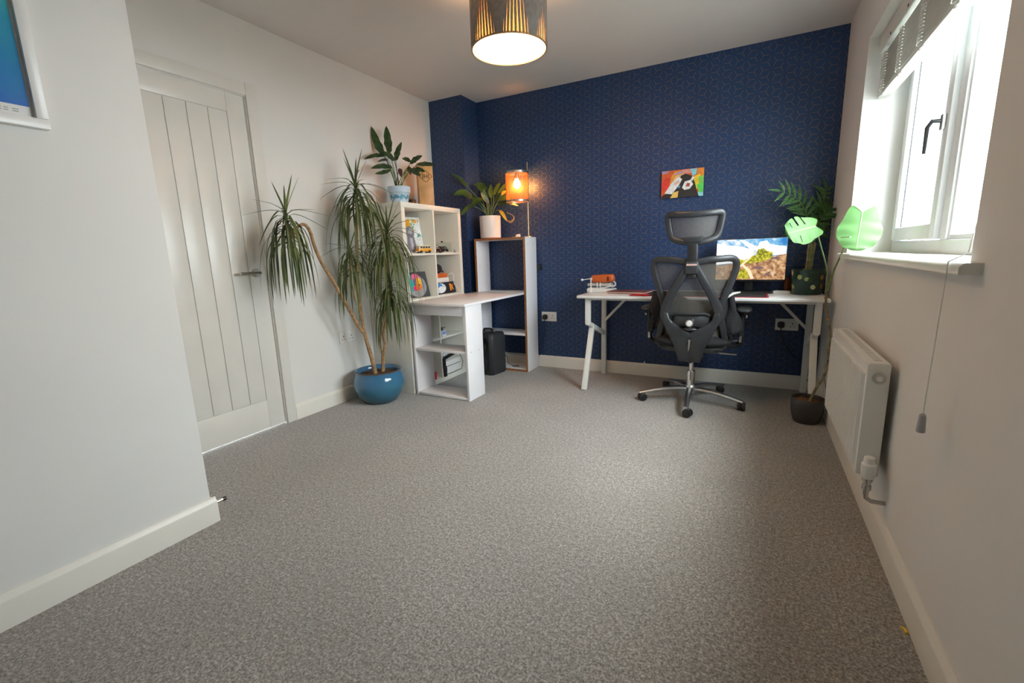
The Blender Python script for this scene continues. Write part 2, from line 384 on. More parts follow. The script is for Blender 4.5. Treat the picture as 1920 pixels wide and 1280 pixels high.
# ------------------------------------------------------------------ window, sill, blind
wd = thing('window_1', 'white casement window with one opening light', 'x'); del wd['category']; wd['kind'] = 'structure'
FX0, FX1 = .645, .71; F = .055
fz0, fz1 = .998, WZ1
wf = obj('window_frame', MB().box(FX0, WY0, fz0, FX1, WY0 + F, fz1).box(FX0, WY1 - F, fz0, FX1, WY1, fz1).box(FX0, WY0 + F, fz0, FX1, WY1 - F, fz0 + F).box(FX0, WY0 + F, fz1 - F, FX1, WY1 - F, fz1), M['upvc'], wd, bev=.004, weld=False)
MY = 2.385
obj('mullion', MB().box(FX0, MY - .035, fz0 + F, FX1, MY + .035, fz1 - F), M['upvc'], wd, bev=.004)
def casement(y0, y1):
    z0, z1, s_ = fz0 + F + .004, fz1 - F - .004, .062; x0, x1 = FX0 - .018, FX0 + .045
    o = obj('casement', MB().box(x0, y0, z0, x1, y0 + s_, z1).box(x0, y1 - s_, z0, x1, y1, z1).box(x0, y0 + s_, z0, x1, y1 - s_, z0 + s_).box(x0, y0 + s_, z1 - s_, x1, y1 - s_, z1), M['upvc'], wd, bev=.006, weld=False)
    obj('gasket', MB().box(x0 + .02, y0 + s_ - .001, z0 + s_ - .001, x0 + .024, y0 + s_ + .003, z1 - s_).box(x0 + .02, y1 - s_ - .003, z0 + s_, x0 + .024, y1 - s_ + .001, z1 - s_).box(x0 + .02, y0 + s_, z0 + s_ - .001, x0 + .024, y1 - s_, z0 + s_ + .003), M['black'], o)
    obj('pane', MB().box(x0 + .022, y0 + s_, z0 + s_, x0 + .026, y1 - s_, z1 - s_), M['glass'], o); return o
ca = casement(MY + .039, WY1 - F - .004)
obj('pane', MB().box(FX0 + .03, WY0 + F, fz0 + F, FX0 + .034, MY - .035, fz1 - F), M['glass'], wd)
obj('glazing_bead', MB().box(FX0 + .008, MY - .035 - .018, fz0 + F, FX0 + .03, MY - .035, fz1 - F).box(FX0 + .008, WY0 + F, fz0 + F, FX0 + .03, WY0 + F + .018, fz1 - F).box(FX0 + .008, WY0 + F + .018, fz0 + F, FX0 + .03, MY - .053, fz0 + F + .018), M['upvc'], wd, bev=.003, weld=False)
hx, hy, hz = FX0 - .018, MY + .072, 1.50
h = obj('handle', MB().box(hx - .016, hy - .013, hz - .03, hx, hy + .013, hz + .03), M['steel'], ca, bev=.004)
obj('lever', MB().tube([(hx - .012, hy, hz + .005), (hx - .04, hy, hz + .008), (hx - .05, hy + .012, hz - .012), (hx - .05, hy + .016, hz - .11)], [.009, .009, .008, .006], 10), M['black'], h, smooth=True)
sl = MB().prism([(XR - .042, .972), (XR - .042, .988), (XR - .036, .996), (XR - .030, .998), (FX0 + .01, .998), (FX0 + .01, .972)], (0, WY0, 0), (1,0,0), (0,0,1), (0, WY1 - WY0, 0))
for y0, y1 in ((1.39, WY0), (WY1, 3.17)): sl.prism([(XR - .042, .972), (XR - .042, .988), (XR - .036, .996), (XR - .030, .998), (XR, .998), (XR, .972)], (0, y0, 0), (1,0,0), (0,0,1), (0, y1 - y0, 0))
obj('window_sill', sl, M['gloss'], wd, smooth=True, ang=60)
# venetian blind, drawn up
bl = thing('venetian_blind', 'white venetian blind drawn up to the top of the window', 'blind', (.55, 2.296, 1.99))
BY0, BY1 = WY0 + .015, WY1 - .015
obj('headrail', MB().box(.515, BY0, 2.012, .565, BY1, 2.060), M['blind'], bl, bev=.004)
obj('valance', MB().box(.500, BY0, 1.985, .507, BY1, 2.062), M['blind'], bl, bev=.002)
for y in (2.9, 2.62, 2.34, 2.0, 1.7): obj('bracket_clip', MB().cyl((.498, y, 2.0), (.502, y, 2.0), .006, 10), M['black'], bl)
NS = 17
slat = None
for i in range(NS):
    z = 1.79 + i * .0105
    if slat is None:
        slat = obj('slat', MB().grid(lambda a, c: (.512 + .05 * a, BY0 + (BY1 - BY0) * c, 1.79 + .003 * math.sin(math.pi * a)), 4, 1), M['blind'], bl, smooth=True)
        md = slat.modifiers.new('thickness', 'SOLIDIFY'); md.thickness = .0022
    else: dup(slat, bl, (0, 0, i * .0105))
obj('bottom_rail', MB().box(.512, BY0, 1.770, .562, BY1, 1.782), M['blind'], bl, bev=.004)
for y in (2.98, 2.70, 2.40, 2.05, 1.72):
    pts = []
    for k in range(14 * 8 + 1):
        q = k / 8; a = 2 * math.pi * q
        pts.append((.503 + .006 * math.cos(a), y + .020 * math.sin(a), 1.775 + .0125 * q))
    obj('ladder_tape', MB().tube(pts, .0022, 5), M['blind'], bl, smooth=True)
    obj('cord_button', MB().lathe([(0, -.008), (.010, -.008), (.012, 0), (.006, .006), (0, .006)], (.515, y, 1.762), 12), M['plastic'], bl, smooth=True)
obj('pull_cord', MB().tube([(.51, 1.50, 2.0), (.508, 1.498, 1.5), (.45, 1.47, 1.02), (XR - .045, 1.448, 1.0), (XR - .0455, 1.446, .98), (.404, 1.446, .62)], .0016, 6), M['plastic'], bl, smooth=True)
obj('cord_pull', MB().lathe([(0, 0), (.009, 0), (.010, .004), (.0075, .045), (.003, .05), (0, .05)], (.404, 1.446, .572), 12), plain('grey_acorn', (.42, .43, .45), .4), bl, smooth=True)

# outside: pale paving and a lawn hedge far below the window
struct('ground', MB().box(.9, -14, -3.1, 30, 22, -3.0), plain('paving', (.20, .20, .18), .9, var=.2, nsc=3), 'paved ground outside the window')

# ------------------------------------------------------------------ radiator
rd = thing('radiator', 'white ribbed panel radiator under the window', 'radiator', (.40, 2.28, .15))
RY0, RY1, RZ0, RZ1, RX = 1.892, 2.668, .165, .645, .370
RZ0 = .243
b = MB(); n = 26; pr = []
for i in range(n):
    y = RY0 + .025 + (RY1 - RY0 - .05) * i / n; s_ = (RY1 - RY0 - .05) / n
    pr += [(y, 0), (y + s_*.15, 0), (y + s_*.3, -.011), (y + s_*.85, -.011)]
pr.append((RY1 - .025, 0))
prof = [(RY0, 0)] + pr + [(RY1, 0), (RY1, .012), (RY0, .012)]
obj('front_panel', MB().prism([(p[1] , p[0]) for p in [(y, x) for y, x in prof]], (RX, 0, RZ0 + .018), (1,0,0), (0,1,0), (0, 0, RZ1 - RZ0 - .06)), M['rad'], rd)
obj('header', MB().box(RX, RY0, RZ1 - .042, RX + .012, RY1, RZ1), M['rad'], rd, bev=.003)
obj('footer', MB().box(RX, RY0, RZ0, RX + .012, RY1, RZ0 + .018), M['rad'], rd, bev=.003)
for y0, y1 in ((RY0 - .002, RY0 + .004), (RY1 - .004, RY1 + .002)): obj('side_panel', MB().box(RX - .002, y0, RZ0, .432, y1, RZ1), M['rad'], rd, bev=.002)
g = obj('top_grille', MB().box(RX + .004, RY0, RZ1 - .004, .430, RY1, RZ1 + .003), M['rad'], rd, bev=.002)
for k in range(24):
    y = RY0 + .04 + k * .029
    obj('slot', MB().box(RX + .022, y, RZ1 + .0028, .415, y + .012, RZ1 + .0034), plain('slot_shadow', (.45, .45, .44), .7) if k == 0 else bpy.data.materials['slot_shadow'], g)
obj('back_panel', MB().box(.418, RY0, RZ0, .428, RY1, RZ1 - .01), M['rad'], rd)
for y in (RY0 + .12, RY1 - .12): obj('wall_bracket', MB().box(.426, y, RZ0 + .05, XR, y + .03, RZ1 - .06), M['rad'], rd)
pc = obj('end_cap', MB().lathe([(.019, -.006), (.019, 0), (.015, 0), (.0145, -.003), (.009, -.003), (.0085, .002), (0, .002)], (.402, RY0 - .004, RZ1 - .048), 24, 'y'), M['steel'], rd, smooth=True)
obj('bleed_plug', MB().lathe([(0, -.008), (.009, -.008), (.010, -.002)], (.402, RY0 - .004, RZ1 - .048), 18, 'y'), M['rad'], pc, smooth=True)
vy = RY0 - .033
v = obj('valve_body', MB().lathe([(0, 0), (.008, 0), (.009, .018), (.014, .02), (.014, .034), (.011, .036), (.011, .05), (.016, .052), (.016, .062), (0, .062)], (.398, vy, .185), 16), M['steel'], rd, smooth=True)
obj('valve_tail', MB().cyl((.398, vy, .226), (.398, RY0, .262), .010), M['steel'], v, smooth=True)
obj('thermostat_head', MB().lathe([(0, 0), (.017, 0), (.021, .008), (.023, .03), (.022, .05), (.017, .056), (.016, .075), (.012, .078), (0, .078)], (.398, vy, .247), 20), M['plastic'], v, smooth=True)
obj('supply_pipe', MB().tube([(.398, vy, .19), (.400, vy, .172), (.415, vy, .162), (XR + .002, vy, .162)], .0075, 10), M['steel'], rd, smooth=True)

# ------------------------------------------------------------------ sockets
def socket(c, u, nrm, label, plug=None):
    """UK double socket: c centre on wall, u = along-wall unit to the viewer's right, nrm = into room"""
    c, u, nrm = Vector(c), Vector(u), Vector(nrm); z = Vector((0,0,1))
    s_ = thing('double_socket', label, 'socket', c, 'white double wall sockets')
    def bx(u0, u1, z0, z1, n0, n1):
        p = [c + u*a + z*bb + nrm*nn for a in (u0, u1) for bb in (z0, z1) for nn in (n0, n1)]
        return MB().add(p, [(0,1,3,2),(4,6,7,5),(0,4,5,1),(2,3,7,6),(0,2,6,4),(1,5,7,3)])
    fp = obj('faceplate', bx(-.073, .073, -.043, .043, -.0, .009), M['plastic'], s_, bev=.003)
    for q in (-.036, .036):
        obj('rocker_switch', bx(q*.42 - .006, q*.42 + .006, .012, .03, .008, .0115), M['plastic'], s_, bev=.0015)
        obj('pin_hole', bx(q - .003, q + .003, .002, .013, .0085, .0094), M['black'], s_)
        for e in (-.011, .011): obj('pin_hole', bx(q + e - .0035, q + e + .0035, -.017, -.012, .0085, .0094), M['black'], s_)
    return s_
socket((-1.632, YB, .474), (1,0,0), (0,-1,0), 'white double socket on the navy wall beside the tall shelf')
socket((.244, YB, .482), (1,0,0), (0,-1,0), 'white double socket on the navy wall under the right end of the desk')
socket((XL, 2.387, .479), (0,1,0), (1,0,0), 'white double socket on the white wall behind the dracaena')
socket((XL, 3.50, .47), (0,1,0), (1,0,0), 'white double socket seen through the open bookcase')
def plug(c, path, label):
    c = Vector(c); p = thing('power_plug', label, 'plug', c, 'black plugs in the wall sockets')
    obj('plug_body', MB().tube([c + Vector((0, .0, 0)), c + Vector((0, -.022, 0)), c + Vector((0, -.034, 0))], [.024, .023, .017], 14, sq=.7), M['black'], p, smooth=True)
    obj('cable', MB().tube(path, .0035, 6), M['black'], p, smooth=True)
plug((-1.668, YB - .009, .470), [(-1.668, YB - .03, .45), (-1.670, YB - .03, .41), (-1.672, YB - .022, .33), (-1.69, YB - .02, .22), (-1.72, YB - .02, .16), (-1.728, YB - .02, .10)], 'black plug and cable beside the tall shelf')
plug((.208, YB - .009, .480), [(.208, YB - .03, .46), (.212, YB - .03, .42), (.24, YB - .03, .34), (.29, YB - .035, .27), (.34, YB - .04, .23), (.395, YB - .05, .20)], 'black plug and cable under the right end of the desk')

# ------------------------------------------------------------------ pendant lamp
PX, PY_, PZ, PR = -1.055, 2.055, 1.970, .172
pd = thing('pendant_lamp', 'grey string drum pendant lamp with glowing diffuser', 'lamp', (PX, PY_, H))
PH = .225
obj('ceiling_rose', MB().lathe([(0, 0), (.045, 0), (.045, -.012), (.03, -.024), (0, -.024)], (PX, PY_, H), 24), M['plastic'], pd, smooth=True)
obj('flex', MB().cyl((PX, PY_, H - .02), (PX, PY_, PZ + PH + .01), .0035, 8), M['plastic'], pd, smooth=True)
obj('lamp_holder', MB().lathe([(0, 0), (.02, 0), (.02, .05), (.008, .06), (0, .06)], (PX, PY_, PZ + PH - .06), 16), M['plastic'], pd, smooth=True)
obj('bulb', MB().blob((PX, PY_, PZ + PH - .105), .03, .03, .038), emis('pendant_bulb', (1, .55, .24), 800), pd, smooth=True)
obj('diffuser', MB().lathe([(0, 0), (PR - .006, 0), (PR - .006, .003), (0, .003)], (PX, PY_, PZ + .004), 48), emis('lit_diffuser', (1, .67, .37), 21), pd)
shm = plain('grey_string', (.16, .155, .15), .7, var=.15, nsc=60)
t = NT('shade_lining'); t.set(Base_Color=(.55, .38, .18, 1), Roughness=.8); tl = t.node('ShaderNodeBsdfTranslucent'); tl.inputs[0].default_value = (.6, .36, .14, 1); ms = t.node('ShaderNodeMixShader'); ms.inputs[0].default_value = .10
t.l.new(t.b.outputs[0], ms.inputs[1]); t.l.new(tl.outputs[0], ms.inputs[2]); t.l.new(ms.outputs[0], t.out.inputs[0])
obj('lining', MB().lathe([(PR - .004, 0), (PR - .004, PH)], (PX, PY_, PZ), 64, cap=False), t.m, pd, smooth=True)
obj('shade_ring', MB().lathe([(PR - .003, 0), (PR + .002, 0), (PR + .002, .006), (PR - .003, .006), (PR - .003, 0)], (PX, PY_, PZ), 64, cap=False), M['gold'], pd, smooth=True)
obj('shade_ring', MB().lathe([(PR - .003, 0), (PR + .002, 0), (PR + .002, .006), (PR - .003, .006), (PR - .003, 0)], (PX, PY_, PZ + PH - .006), 64, cap=False), M['gold'], pd, smooth=True)
NSTR = 96
for k in range(NSTR):
    a1 = 2 * math.pi * k / NSTR; a0 = a1 + .085 * math.sin(7 * a1)
    wd_ = .0062
    def P(f, sgn, a0=a0, a1=a1):
        a = a0 + (a1 - a0) * f; q = wd_ * (.62 + .34 * min(1, f * 2.6)) / PR
        return (PX + (PR + .003) * math.cos(a + sgn*q), PY_ + (PR + .003) * math.sin(a + sgn*q), PZ + .004 + (PH - .008) * f)
    b = MB(); n = 6
    vs = [];
    for i in range(n + 1): vs += [P(i/n, -1), P(i/n, 1)]
    b.add(vs, [(2*i, 2*i+1, 2*i+3, 2*i+2) for i in range(n)])
    o = obj('shade_strip', b, shm, pd)
    md = o.modifiers.new('thickness', 'SOLIDIFY'); md.thickness = .0012

# ------------------------------------------------------------------ cube bookcase
KX0, KX1, KY0, KY1, KH = XL + .003, -2.276, 2.648, 3.410, 1.446
kb = thing('cube_bookcase', 'tall cream bookcase of open cubes in the far left corner', 'bookcase', (-2.47, 3.03, 0))
KT = .038
for y0 in (KY0, KY1 - KT): obj('side_panel', MB().box(KX0, y0, 0, KX1, y0 + KT, KH - KT), M['kallax'], kb, bev=.0015)
obj('top_panel', MB().box(KX0, KY0, KH - KT, KX1, KY1, KH), M['kallax'], kb, bev=.0015)
obj('bottom_panel', MB().box(KX0, KY0 + KT, 0, KX1, KY1 - KT, KT), M['kallax'], kb, bev=.0015)
KM = (KY0 + KY1) / 2
obj('divider', MB().box(KX0, KM - .008, KT, KX1 - .002, KM + .008, KH - KT), M['kallax'], kb, bev=.001)
KZ = [.372, .7235, 1.068]
for z in KZ:
    obj('shelf', MB().box(KX0, KY0 + KT, z - .008, KX1 - .003, KM - .008, z + .008), M['kallax'], kb, bev=.001)
    obj('shelf', MB().box(KX0, KM + .008, z - .008, KX1 - .003, KY1 - KT, z + .008), M['kallax'], kb, bev=.001)

# ------------------------------------------------------------------ desk joined to tall shelf
dk = thing('shelf_desk', 'white desk on an open pedestal joined to a brown-edged tall shelf', 'desk', (-2.0, 3.1, 0))
TZ = .716; DX0, DX1 = -2.262, -1.770
obj('tabletop', MB().box(DX0 - .008, 2.628, TZ - .018, DX1 + .012, 3.565, TZ), M['white'], dk, bev=.002)
PYA, PYB = 2.655, 2.872
obj('pedestal_side', MB().box(DX0, PYA, 0, DX0 + .018, PYB, TZ - .018), M['white'], dk, bev=.001)
obj('pedestal_side', MB().box(DX1 - .018, PYA, 0, DX1, PYB, TZ - .018), M['white'], dk, bev=.001)
obj('pedestal_rail', MB().box(DX0 + .018, PYA + .004, TZ - .090, DX1 - .018, PYA + .020, TZ - .018), M['white'], dk, bev=.001)
obj('pedestal_shelf', MB().box(DX0 + .018, PYA + .004, .350, DX1 - .018, PYB - .004, .368), M['white'], dk, bev=.001)
obj('pedestal_base', MB().box(DX0 + .018, PYA + .004, .004, DX1 - .018, PYB - .004, .022), M['white'], dk, bev=.001)
SX0, SX1, SY0, SY1, SH = -2.243, -1.735, 3.566, 3.795, 1.190
for x0 in (SX0, SX1 - .018):
    p = obj('shelf_side', MB().box(x0, SY0, 0, x0 + .018, SY1, SH - .018), M['white'], dk, bev=.001)
    obj('edge_trim', MB().box(x0, SY0 - .0025, 0, x0 + .018, SY0 + .0003, SH - .018), M['oak'], p)
p = obj('shelf_top', MB().box(SX0, SY0, SH - .018, SX1, SY1, SH), M['white'], dk, bev=.001)
obj('edge_trim', MB().box(SX0, SY0 - .0025, SH - .018, SX1, SY0 + .0003, SH + .0006), M['oak'], p)
p = obj('shelf_base', MB().box(SX0 + .018, SY0, .0, SX1 - .018, SY1, .02), M['white'], dk, bev=.001)
obj('edge_trim', MB().box(SX0 + .018, SY0 - .0025, .0, SX1 - .018, SY0 + .0003, .02), M['oak'], p)
obj('shelf_board', MB().box(SX0 + .018, SY0 + .002, .330, SX1 - .018, SY1, .348), M['white'], dk, bev=.001)
obj('shelf_board', MB().box(SX0 + .018, SY0 + .002, TZ - .018, SX1 - .018, SY1, TZ), M['white'], dk, bev=.001)
for z in (.20, .55, .73, .95, 1.13):
    for y in (SY0 + .05, SY1 - .06):
        obj('screw_cap', MB().lathe([(0, .0008), (.004, .0006), (.0045, 0)], (SX1, y, z), 10, 'x'), M['plastic'] if z < 1 else M['steel'], dk, smooth=True)
        obj('screw_cap', MB().lathe([(0, .0008), (.004, .0006), (.0045, 0)], (SX0 + .018, y, z), 10, 'x'), M['steel'], dk, smooth=True)
for y in (PYA + .05, PYB - .06): obj('screw_cap', MB().lathe([(0, .0008), (.004, .0006), (.0045, 0)], (DX1, y, .36), 10, 'x'), M['steel'], dk, smooth=True)

# ------------------------------------------------------------------ print helper: flat coloured shapes on a picture face
PM = {}
def ink(c, rough=.5, em=0):
    k = (tuple(c), em)
    if k not in PM:
        nm = 'ink_%d' % len(PM)
        PM[k] = emis(nm, c, em) if em else plain(nm, c, rough, var=.12, nsc=40)
    return PM[k]
def picture(name, o, ax, ay, nrm, shapes, parent, em=0, ground=None, extra=None):
    """shapes: list of (colour, [(u, v)...]) in metres in the plane; later ones on top"""
    o, ax, ay, nrm = Vector(o), Vector(ax), Vector(ay), Vector(nrm)
    b = MB(); mats = []
    for i, (c, pts) in enumerate(shapes):
        mt = c if isinstance(c, bpy.types.Material) else ink(c, em=em)
        if mt not in mats: mats.append(mt)
        b.cur = mats.index(mt)
        b.poly([o + ax*p[0] + ay*p[1] + nrm*(.0002 * (i + 1)) for p in pts])
    return obj(name, b, mats, parent, weld=False)
def ell(cx, cy, rx, ry, n=20, a0=0, a1=360): return [(cx + rx*math.cos(R(a0 + (a1-a0)*i/n)), cy + ry*math.sin(R(a0 + (a1-a0)*i/n))) for i in range(n + (0 if a1-a0 >= 360 else 1))]
def rect(x0, y0, x1, y1): return [(x0, y0), (x1, y0), (x1, y1), (x0, y1)]
def splash(seed, n, x0, y0, x1, y1, cols, r0, r1):
    rg = random.Random(seed); out = []
    for _ in range(n):
        cx, cy, r = rg.uniform(x0, x1), rg.uniform(y0, y1), rg.uniform(r0, r1); a = rg.uniform(0, 3.14); st = rg.uniform(.35, .9)
        pts = []
        for i in range(10):
            q = 2*math.pi*i/10; rr = r * rg.uniform(.7, 1.2); u, v = rr*math.cos(q), rr*st*math.sin(q)
            pts.append((min(x1, max(x0, cx + u*math.cos(a) - v*math.sin(a))), min(y1, max(y0, cy + u*math.sin(a) + v*math.cos(a)))))
        out.append((rg.choice(cols), pts))
    return out

# ------------------------------------------------------------------ things in and on the bookcase
# leaning canvas with a colourful sketch
cv = thing('canvas_picture', 'white canvas with bright splashed sketch leaning in the bookcase', 'canvas', (-2.44, 2.96, 1.076))
cvx = Vector((.10, .99, 0)).normalized(); cvn = Vector((.97, -.10, .16)).normalized(); cvy = cvn.cross(cvx).normalized()
if cvy.z < 0: cvy = -cvy
co = Vector((-2.395, 2.80, 1.0775)); CW, CH = .215, .285
b = MB().prism(rect(0, 0, CW, CH), co, cvx, cvy, -cvn * .016); obj('stretcher', b, M['whitec'], cv, bev=.001)
sh = [((.80, .83, .83), rect(.003, .003, CW - .003, CH - .003))]
sh += splash(3, 10, .09, .18, .20, .27, [(.02, .25, .20), (.15, .45, .35), (.75, .35, .05), (.8, .55, .1)], .008, .03)
sh += splash(4, 8, .06, .02, .20, .17, [(.15, .40, .36), (.75, .60, .20), (.55, .72, .70), (.70, .28, .05)], .008, .026)
sh += [((.80, .38, .02), [(.03, .195), (.035, .27), (.07, .262), (.10, .275), (.11, .20)]), ((.20, .20, .23), ell(.085, .165, .045, .05)), ((.42, .42, .46), [(.06, .16), (.09, .20), (.12, .19), (.10, .15)]),
       ((.22, .21, .25), [(.05, .13), (.12, .13), (.13, .06), (.11, .01), (.055, .01), (.035, .06)]), ((.5, .5, .55), [(.07, .12), (.10, .12), (.10, .03), (.075, .03)])]
picture('print', co, cvx, cvy, cvn, sh, cv)
# toy camper van
vn = thing('toy_van', 'small yellow toy camper van on the bookcase shelf', 'toy van', (-2.315, 2.925, 1.076))
def vb(x, y, z): return Vector((-2.315, 2.925, 1.076)) + Vector((.25*y + .97*x, .97*y - .25*x, z))
prof = [(-.062, .012), (-.064, .030), (-.060, .036), (.060, .036), (.066, .028), (.064, .012)]
b = MB().prism(prof, vb(-.022, 0, 0), vb(0, 1, 0) - vb(0, 0, 0), (0,0,1), vb(.044, 0, 0) - vb(0, 0, 0)); vo = obj('body', b, plain('toy_yellow', (.80, .36, .02), .3), vn, bev=.003)
b = MB().prism([(-.058, .036), (-.050, .056), (-.044, .060), (.046, .060), (.054, .054), (.060, .036)], vb(-.020, 0, 0), vb(0, 1, 0) - vb(0, 0, 0), (0,0,1), vb(.040, 0, 0) - vb(0, 0, 0)); obj('roof', b, plain('toy_cream', (.80, .70, .50), .3), vn, bev=.003)
for k in range(4):
    y = -.045 + k * .025; b = MB().prism(rect(y, .040, y + .020, .053), vb(.0195, 0, 0), vb(0, 1, 0) - vb(0, 0, 0), (0,0,1), vb(.0012, 0, 0) - vb(0, 0, 0)); obj('window', b, M['black'], vn)
for y in (-.040, .042):
    for x in (-.019, .019):
        wl = obj('wheel', MB().tube([vb(x - .004, y, .012), vb(x + .004, y, .012)], .012, 14), M['black'], vn, smooth=True)
        obj('hubcap', MB().tube([vb(x + .0035, y, .012), vb(x + .0050, y, .012)], .006, 12), M['chrome'], wl, smooth=True)
obj('bumper', MB().tube([vb(.020, -.066, .014), vb(-.020, -.066, .014)], .003, 8), M['chrome'], vn, smooth=True)
# model motorbike-like metal model
mc = thing('model_vehicle', 'small dark metal model vehicle in the bookcase', 'model', (-2.33, 3.115, 1.076))
for y in (3.085, 3.155):
    o = obj('wheel', MB().lathe([(.014, -.004), (.020, -.004), (.020, .004), (.014, .004), (.014, -.004)], (-2.32, y, 1.097), 18, 'x', cap=False), M['black'], mc, smooth=True)
    obj('spoke_disc', MB().lathe([(0, 0), (.014, .0)], (-2.32, y, 1.097), 18, 'x', cap=False), M['steel'], o)
obj('frame', MB().tube([(-2.32, 3.085, 1.097), (-2.32, 3.10, 1.125), (-2.32, 3.13, 1.120), (-2.32, 3.155, 1.097)], .005, 8), M['steel'], mc, smooth=True)
obj('engine', MB().box(-2.332, 3.108, 1.088, -2.308, 3.134, 1.112), plain('dark_red_metal', (.10, .02, .025), .35, metal=.4), mc, bev=.004)
obj('fuel_tank', MB().blob((-2.32, 3.112, 1.128), .012, .018, .009), M['chrome'], mc, smooth=True)
obj('saddle', MB().blob((-2.32, 3.140, 1.125), .011, .018, .006), M['black'], mc, smooth=True)
obj('handlebar', MB().tube([(-2.345, 3.098, 1.142), (-2.335, 3.094, 1.137), (-2.305, 3.094, 1.137), (-2.295, 3.098, 1.142)], .0025, 8), M['chrome'], mc, smooth=True)
# clear display case holding a small model
cs = thing('display_case', 'clear display case with a small black and silver model car', 'case', (-2.35, 3.235, 1.076))
obj('plinth', MB().box(-2.40, 3.165, 1.076, -2.305, 3.315, 1.084), plain('pale_plinth', (.55, .5, .45), .5), cs, bev=.001)
for p0, p1 in (((-2.307, 3.168), (-2.305, 3.295)), ((-2.398, 3.168), (-2.396, 3.295)), ((-2.398, 3.168), (-2.305, 3.170)), ((-2.398, 3.293), (-2.305, 3.295))): obj('glass_side', MB().box(p0[0], p0[1], 1.084, p1[0], p1[1], 1.160), M['glass'], cs)
b = MB().prism([(3.18, .018), (3.185, .030), (3.205, .034), (3.22, .055), (3.255, .056), (3.265, .036), (3.282, .032), (3.285, .018)], (-2.37, 0, 1.076), (0,1,0), (0,0,1), (.04, 0, 0))
obj('car_body', b, plain('silver_black_model', (.22, .22, .23), .25, metal=.6, var=.7, nsc=60), cs, bev=.003)
for y in (3.203, 3.265):
    for x in (-2.372, -2.330): obj('car_wheel', MB().lathe([(0, -.004), (.012, -.004), (.012, .004), (0, .004)], (x, y, 1.097), 14, 'x'), M['black'], cs, smooth=True)
obj('lid', MB().box(-2.399, 3.167, 1.158, -2.304, 3.296, 1.161), M['glass'], cs)
obj('lid_knob', MB().blob((-2.35, 3.22, 1.168), .008, .012, .008), M['black'], cs, smooth=True)
solo('small_jar', 'tiny glass jar at the end of the bookcase shelf', 'jar', MB().lathe([(0, 0), (.010, 0), (.011, .012), (.007, .020), (.009, .026), (0, .026)], (-2.30, 3.335, 1.076), 14), plain('jar_glass', (.5, .42, .38), .15, Alpha=.8), smooth=True)
# square artwork
sa = thing('square_artwork', 'square dark artwork with a colourful head shape in the bookcase', 'artwork', (-2.40, 2.93, .7315))
ax_ = Vector((.16, .985, 0)).normalized(); an = Vector((.95, -.155, .24)).normalized(); ay_ = an.cross(ax_)
if ay_.z < 0: ay_ = -ay_
so = Vector((-2.36, 2.79, .733)); S = .205
obj('panel', MB().prism(rect(0, 0, S, S), so, ax_, ay_, -an * .008), M['black'], sa)
sh = [((.055, .055, .058), rect(0, 0, S, S)), ((.30, .30, .31), ell(.075, .075, .105, .10, 28)), ((.055, .055, .058), [(0, -.0), (S, 0), (S, .002), (0, .002)])]
sh = [((.05, .05, .055), rect(0, 0, S, S)), ((.30, .31, .32), [p for p in ell(.085, .09, .10, .088, 28)])]
sh += [((.02, .42, .33), ell(.045, .125, .034, .060)), ((.80, .13, .30), ell(.085, .158, .042, .034)), ((.88, .26, .02), ell(.10, .105, .040, .052)), ((.9, .5, .03), ell(.118, .125, .02, .03)), ((.72, .02, .16), ell(.065, .072, .026, .020)), ((.04, .35, .42), ell(.030, .062, .018, .016)), ((.85, .16, .03), ell(.098, .074, .030, .018)), ((.12, .12, .45), ell(.066, .125, .012, .03)), ((.05, .05, .06), ell(.072, .10, .008, .006)), ((.05, .05, .06), ell(.112, .098, .008, .006))]
picture('print', so, ax_, ay_, an, sh, sa)
# stacked boxes, black case, dark book with a pale ellipse
bx_ = thing('white_carton', 'flat white carton at the bottom of the stack in the bookcase', 'box', (-2.40, 3.17, .7315)); obj('carton', MB().box(-2.50, 3.055, .7315, -2.345, 3.285, .868), M['whitec'], bx_, bev=.002); obj('lid_seam', MB().box(-2.3455, 3.056, .835, -2.3445, 3.284, .837), plain('seam_grey', (.4, .4, .4), .6), bx_)
ob = thing('orange_box', 'flat orange box between the black case and the white carton', 'box', (-2.40, 3.15, .868)); obj('tray', MB().box(-2.48, 3.055, .868, -2.345, 3.262, .885), M['orange'], ob, bev=.003); obj('lid', MB().box(-2.482, 3.053, .885, -2.343, 3.264, .905), M['orange'], ob, bev=.003)
bc = thing('camera_pouch', 'lumpy black pouch on top of the orange box', 'pouch', (-2.40, 3.14, .905))
def lump(a, c):
    th, q = math.pi * c, 2*math.pi*a; k = 1 + .10*math.sin(3*q + 2*c) + .06*math.sin(7*q)
    return (-2.385 + .045*math.sin(th)**.7*math.cos(q)*k, 3.155 + .075*math.sin(th)**.7*math.sin(q)*k, .905 + .042*(1 - math.cos(th))*(1.0 - .15*math.sin(q)))
obj('pouch_body', MB().grid(lump, 20, 12), M['fabricb'], bc, smooth=True); obj('flap', MB().tube([(-2.36, 3.08, .925), (-2.352, 3.14, .935), (-2.358, 3.21, .925), (-2.38, 3.255, .913)], [.008, .012, .011, .007], 10, flat=.8), M['black'], bc, smooth=True)
nb = thing('dark_box', 'upright dark box with a pale blue ellipse and orange stripe', 'box', (-2.33, 3.23, .7315))
no, nx, nn = Vector((-2.330, 3.060, .7325)), Vector((.02, 1, 0)).normalized(), Vector((.985, -.02, .12)).normalized(); ny = nn.cross(nx); ny = ny if ny.z > 0 else -ny
obj('cover', MB().prism(rect(0, 0, .295, .098), no, nx, ny, -nn * .012), plain('navy_cover', (.012, .010, .02), .35), nb, bev=.001)
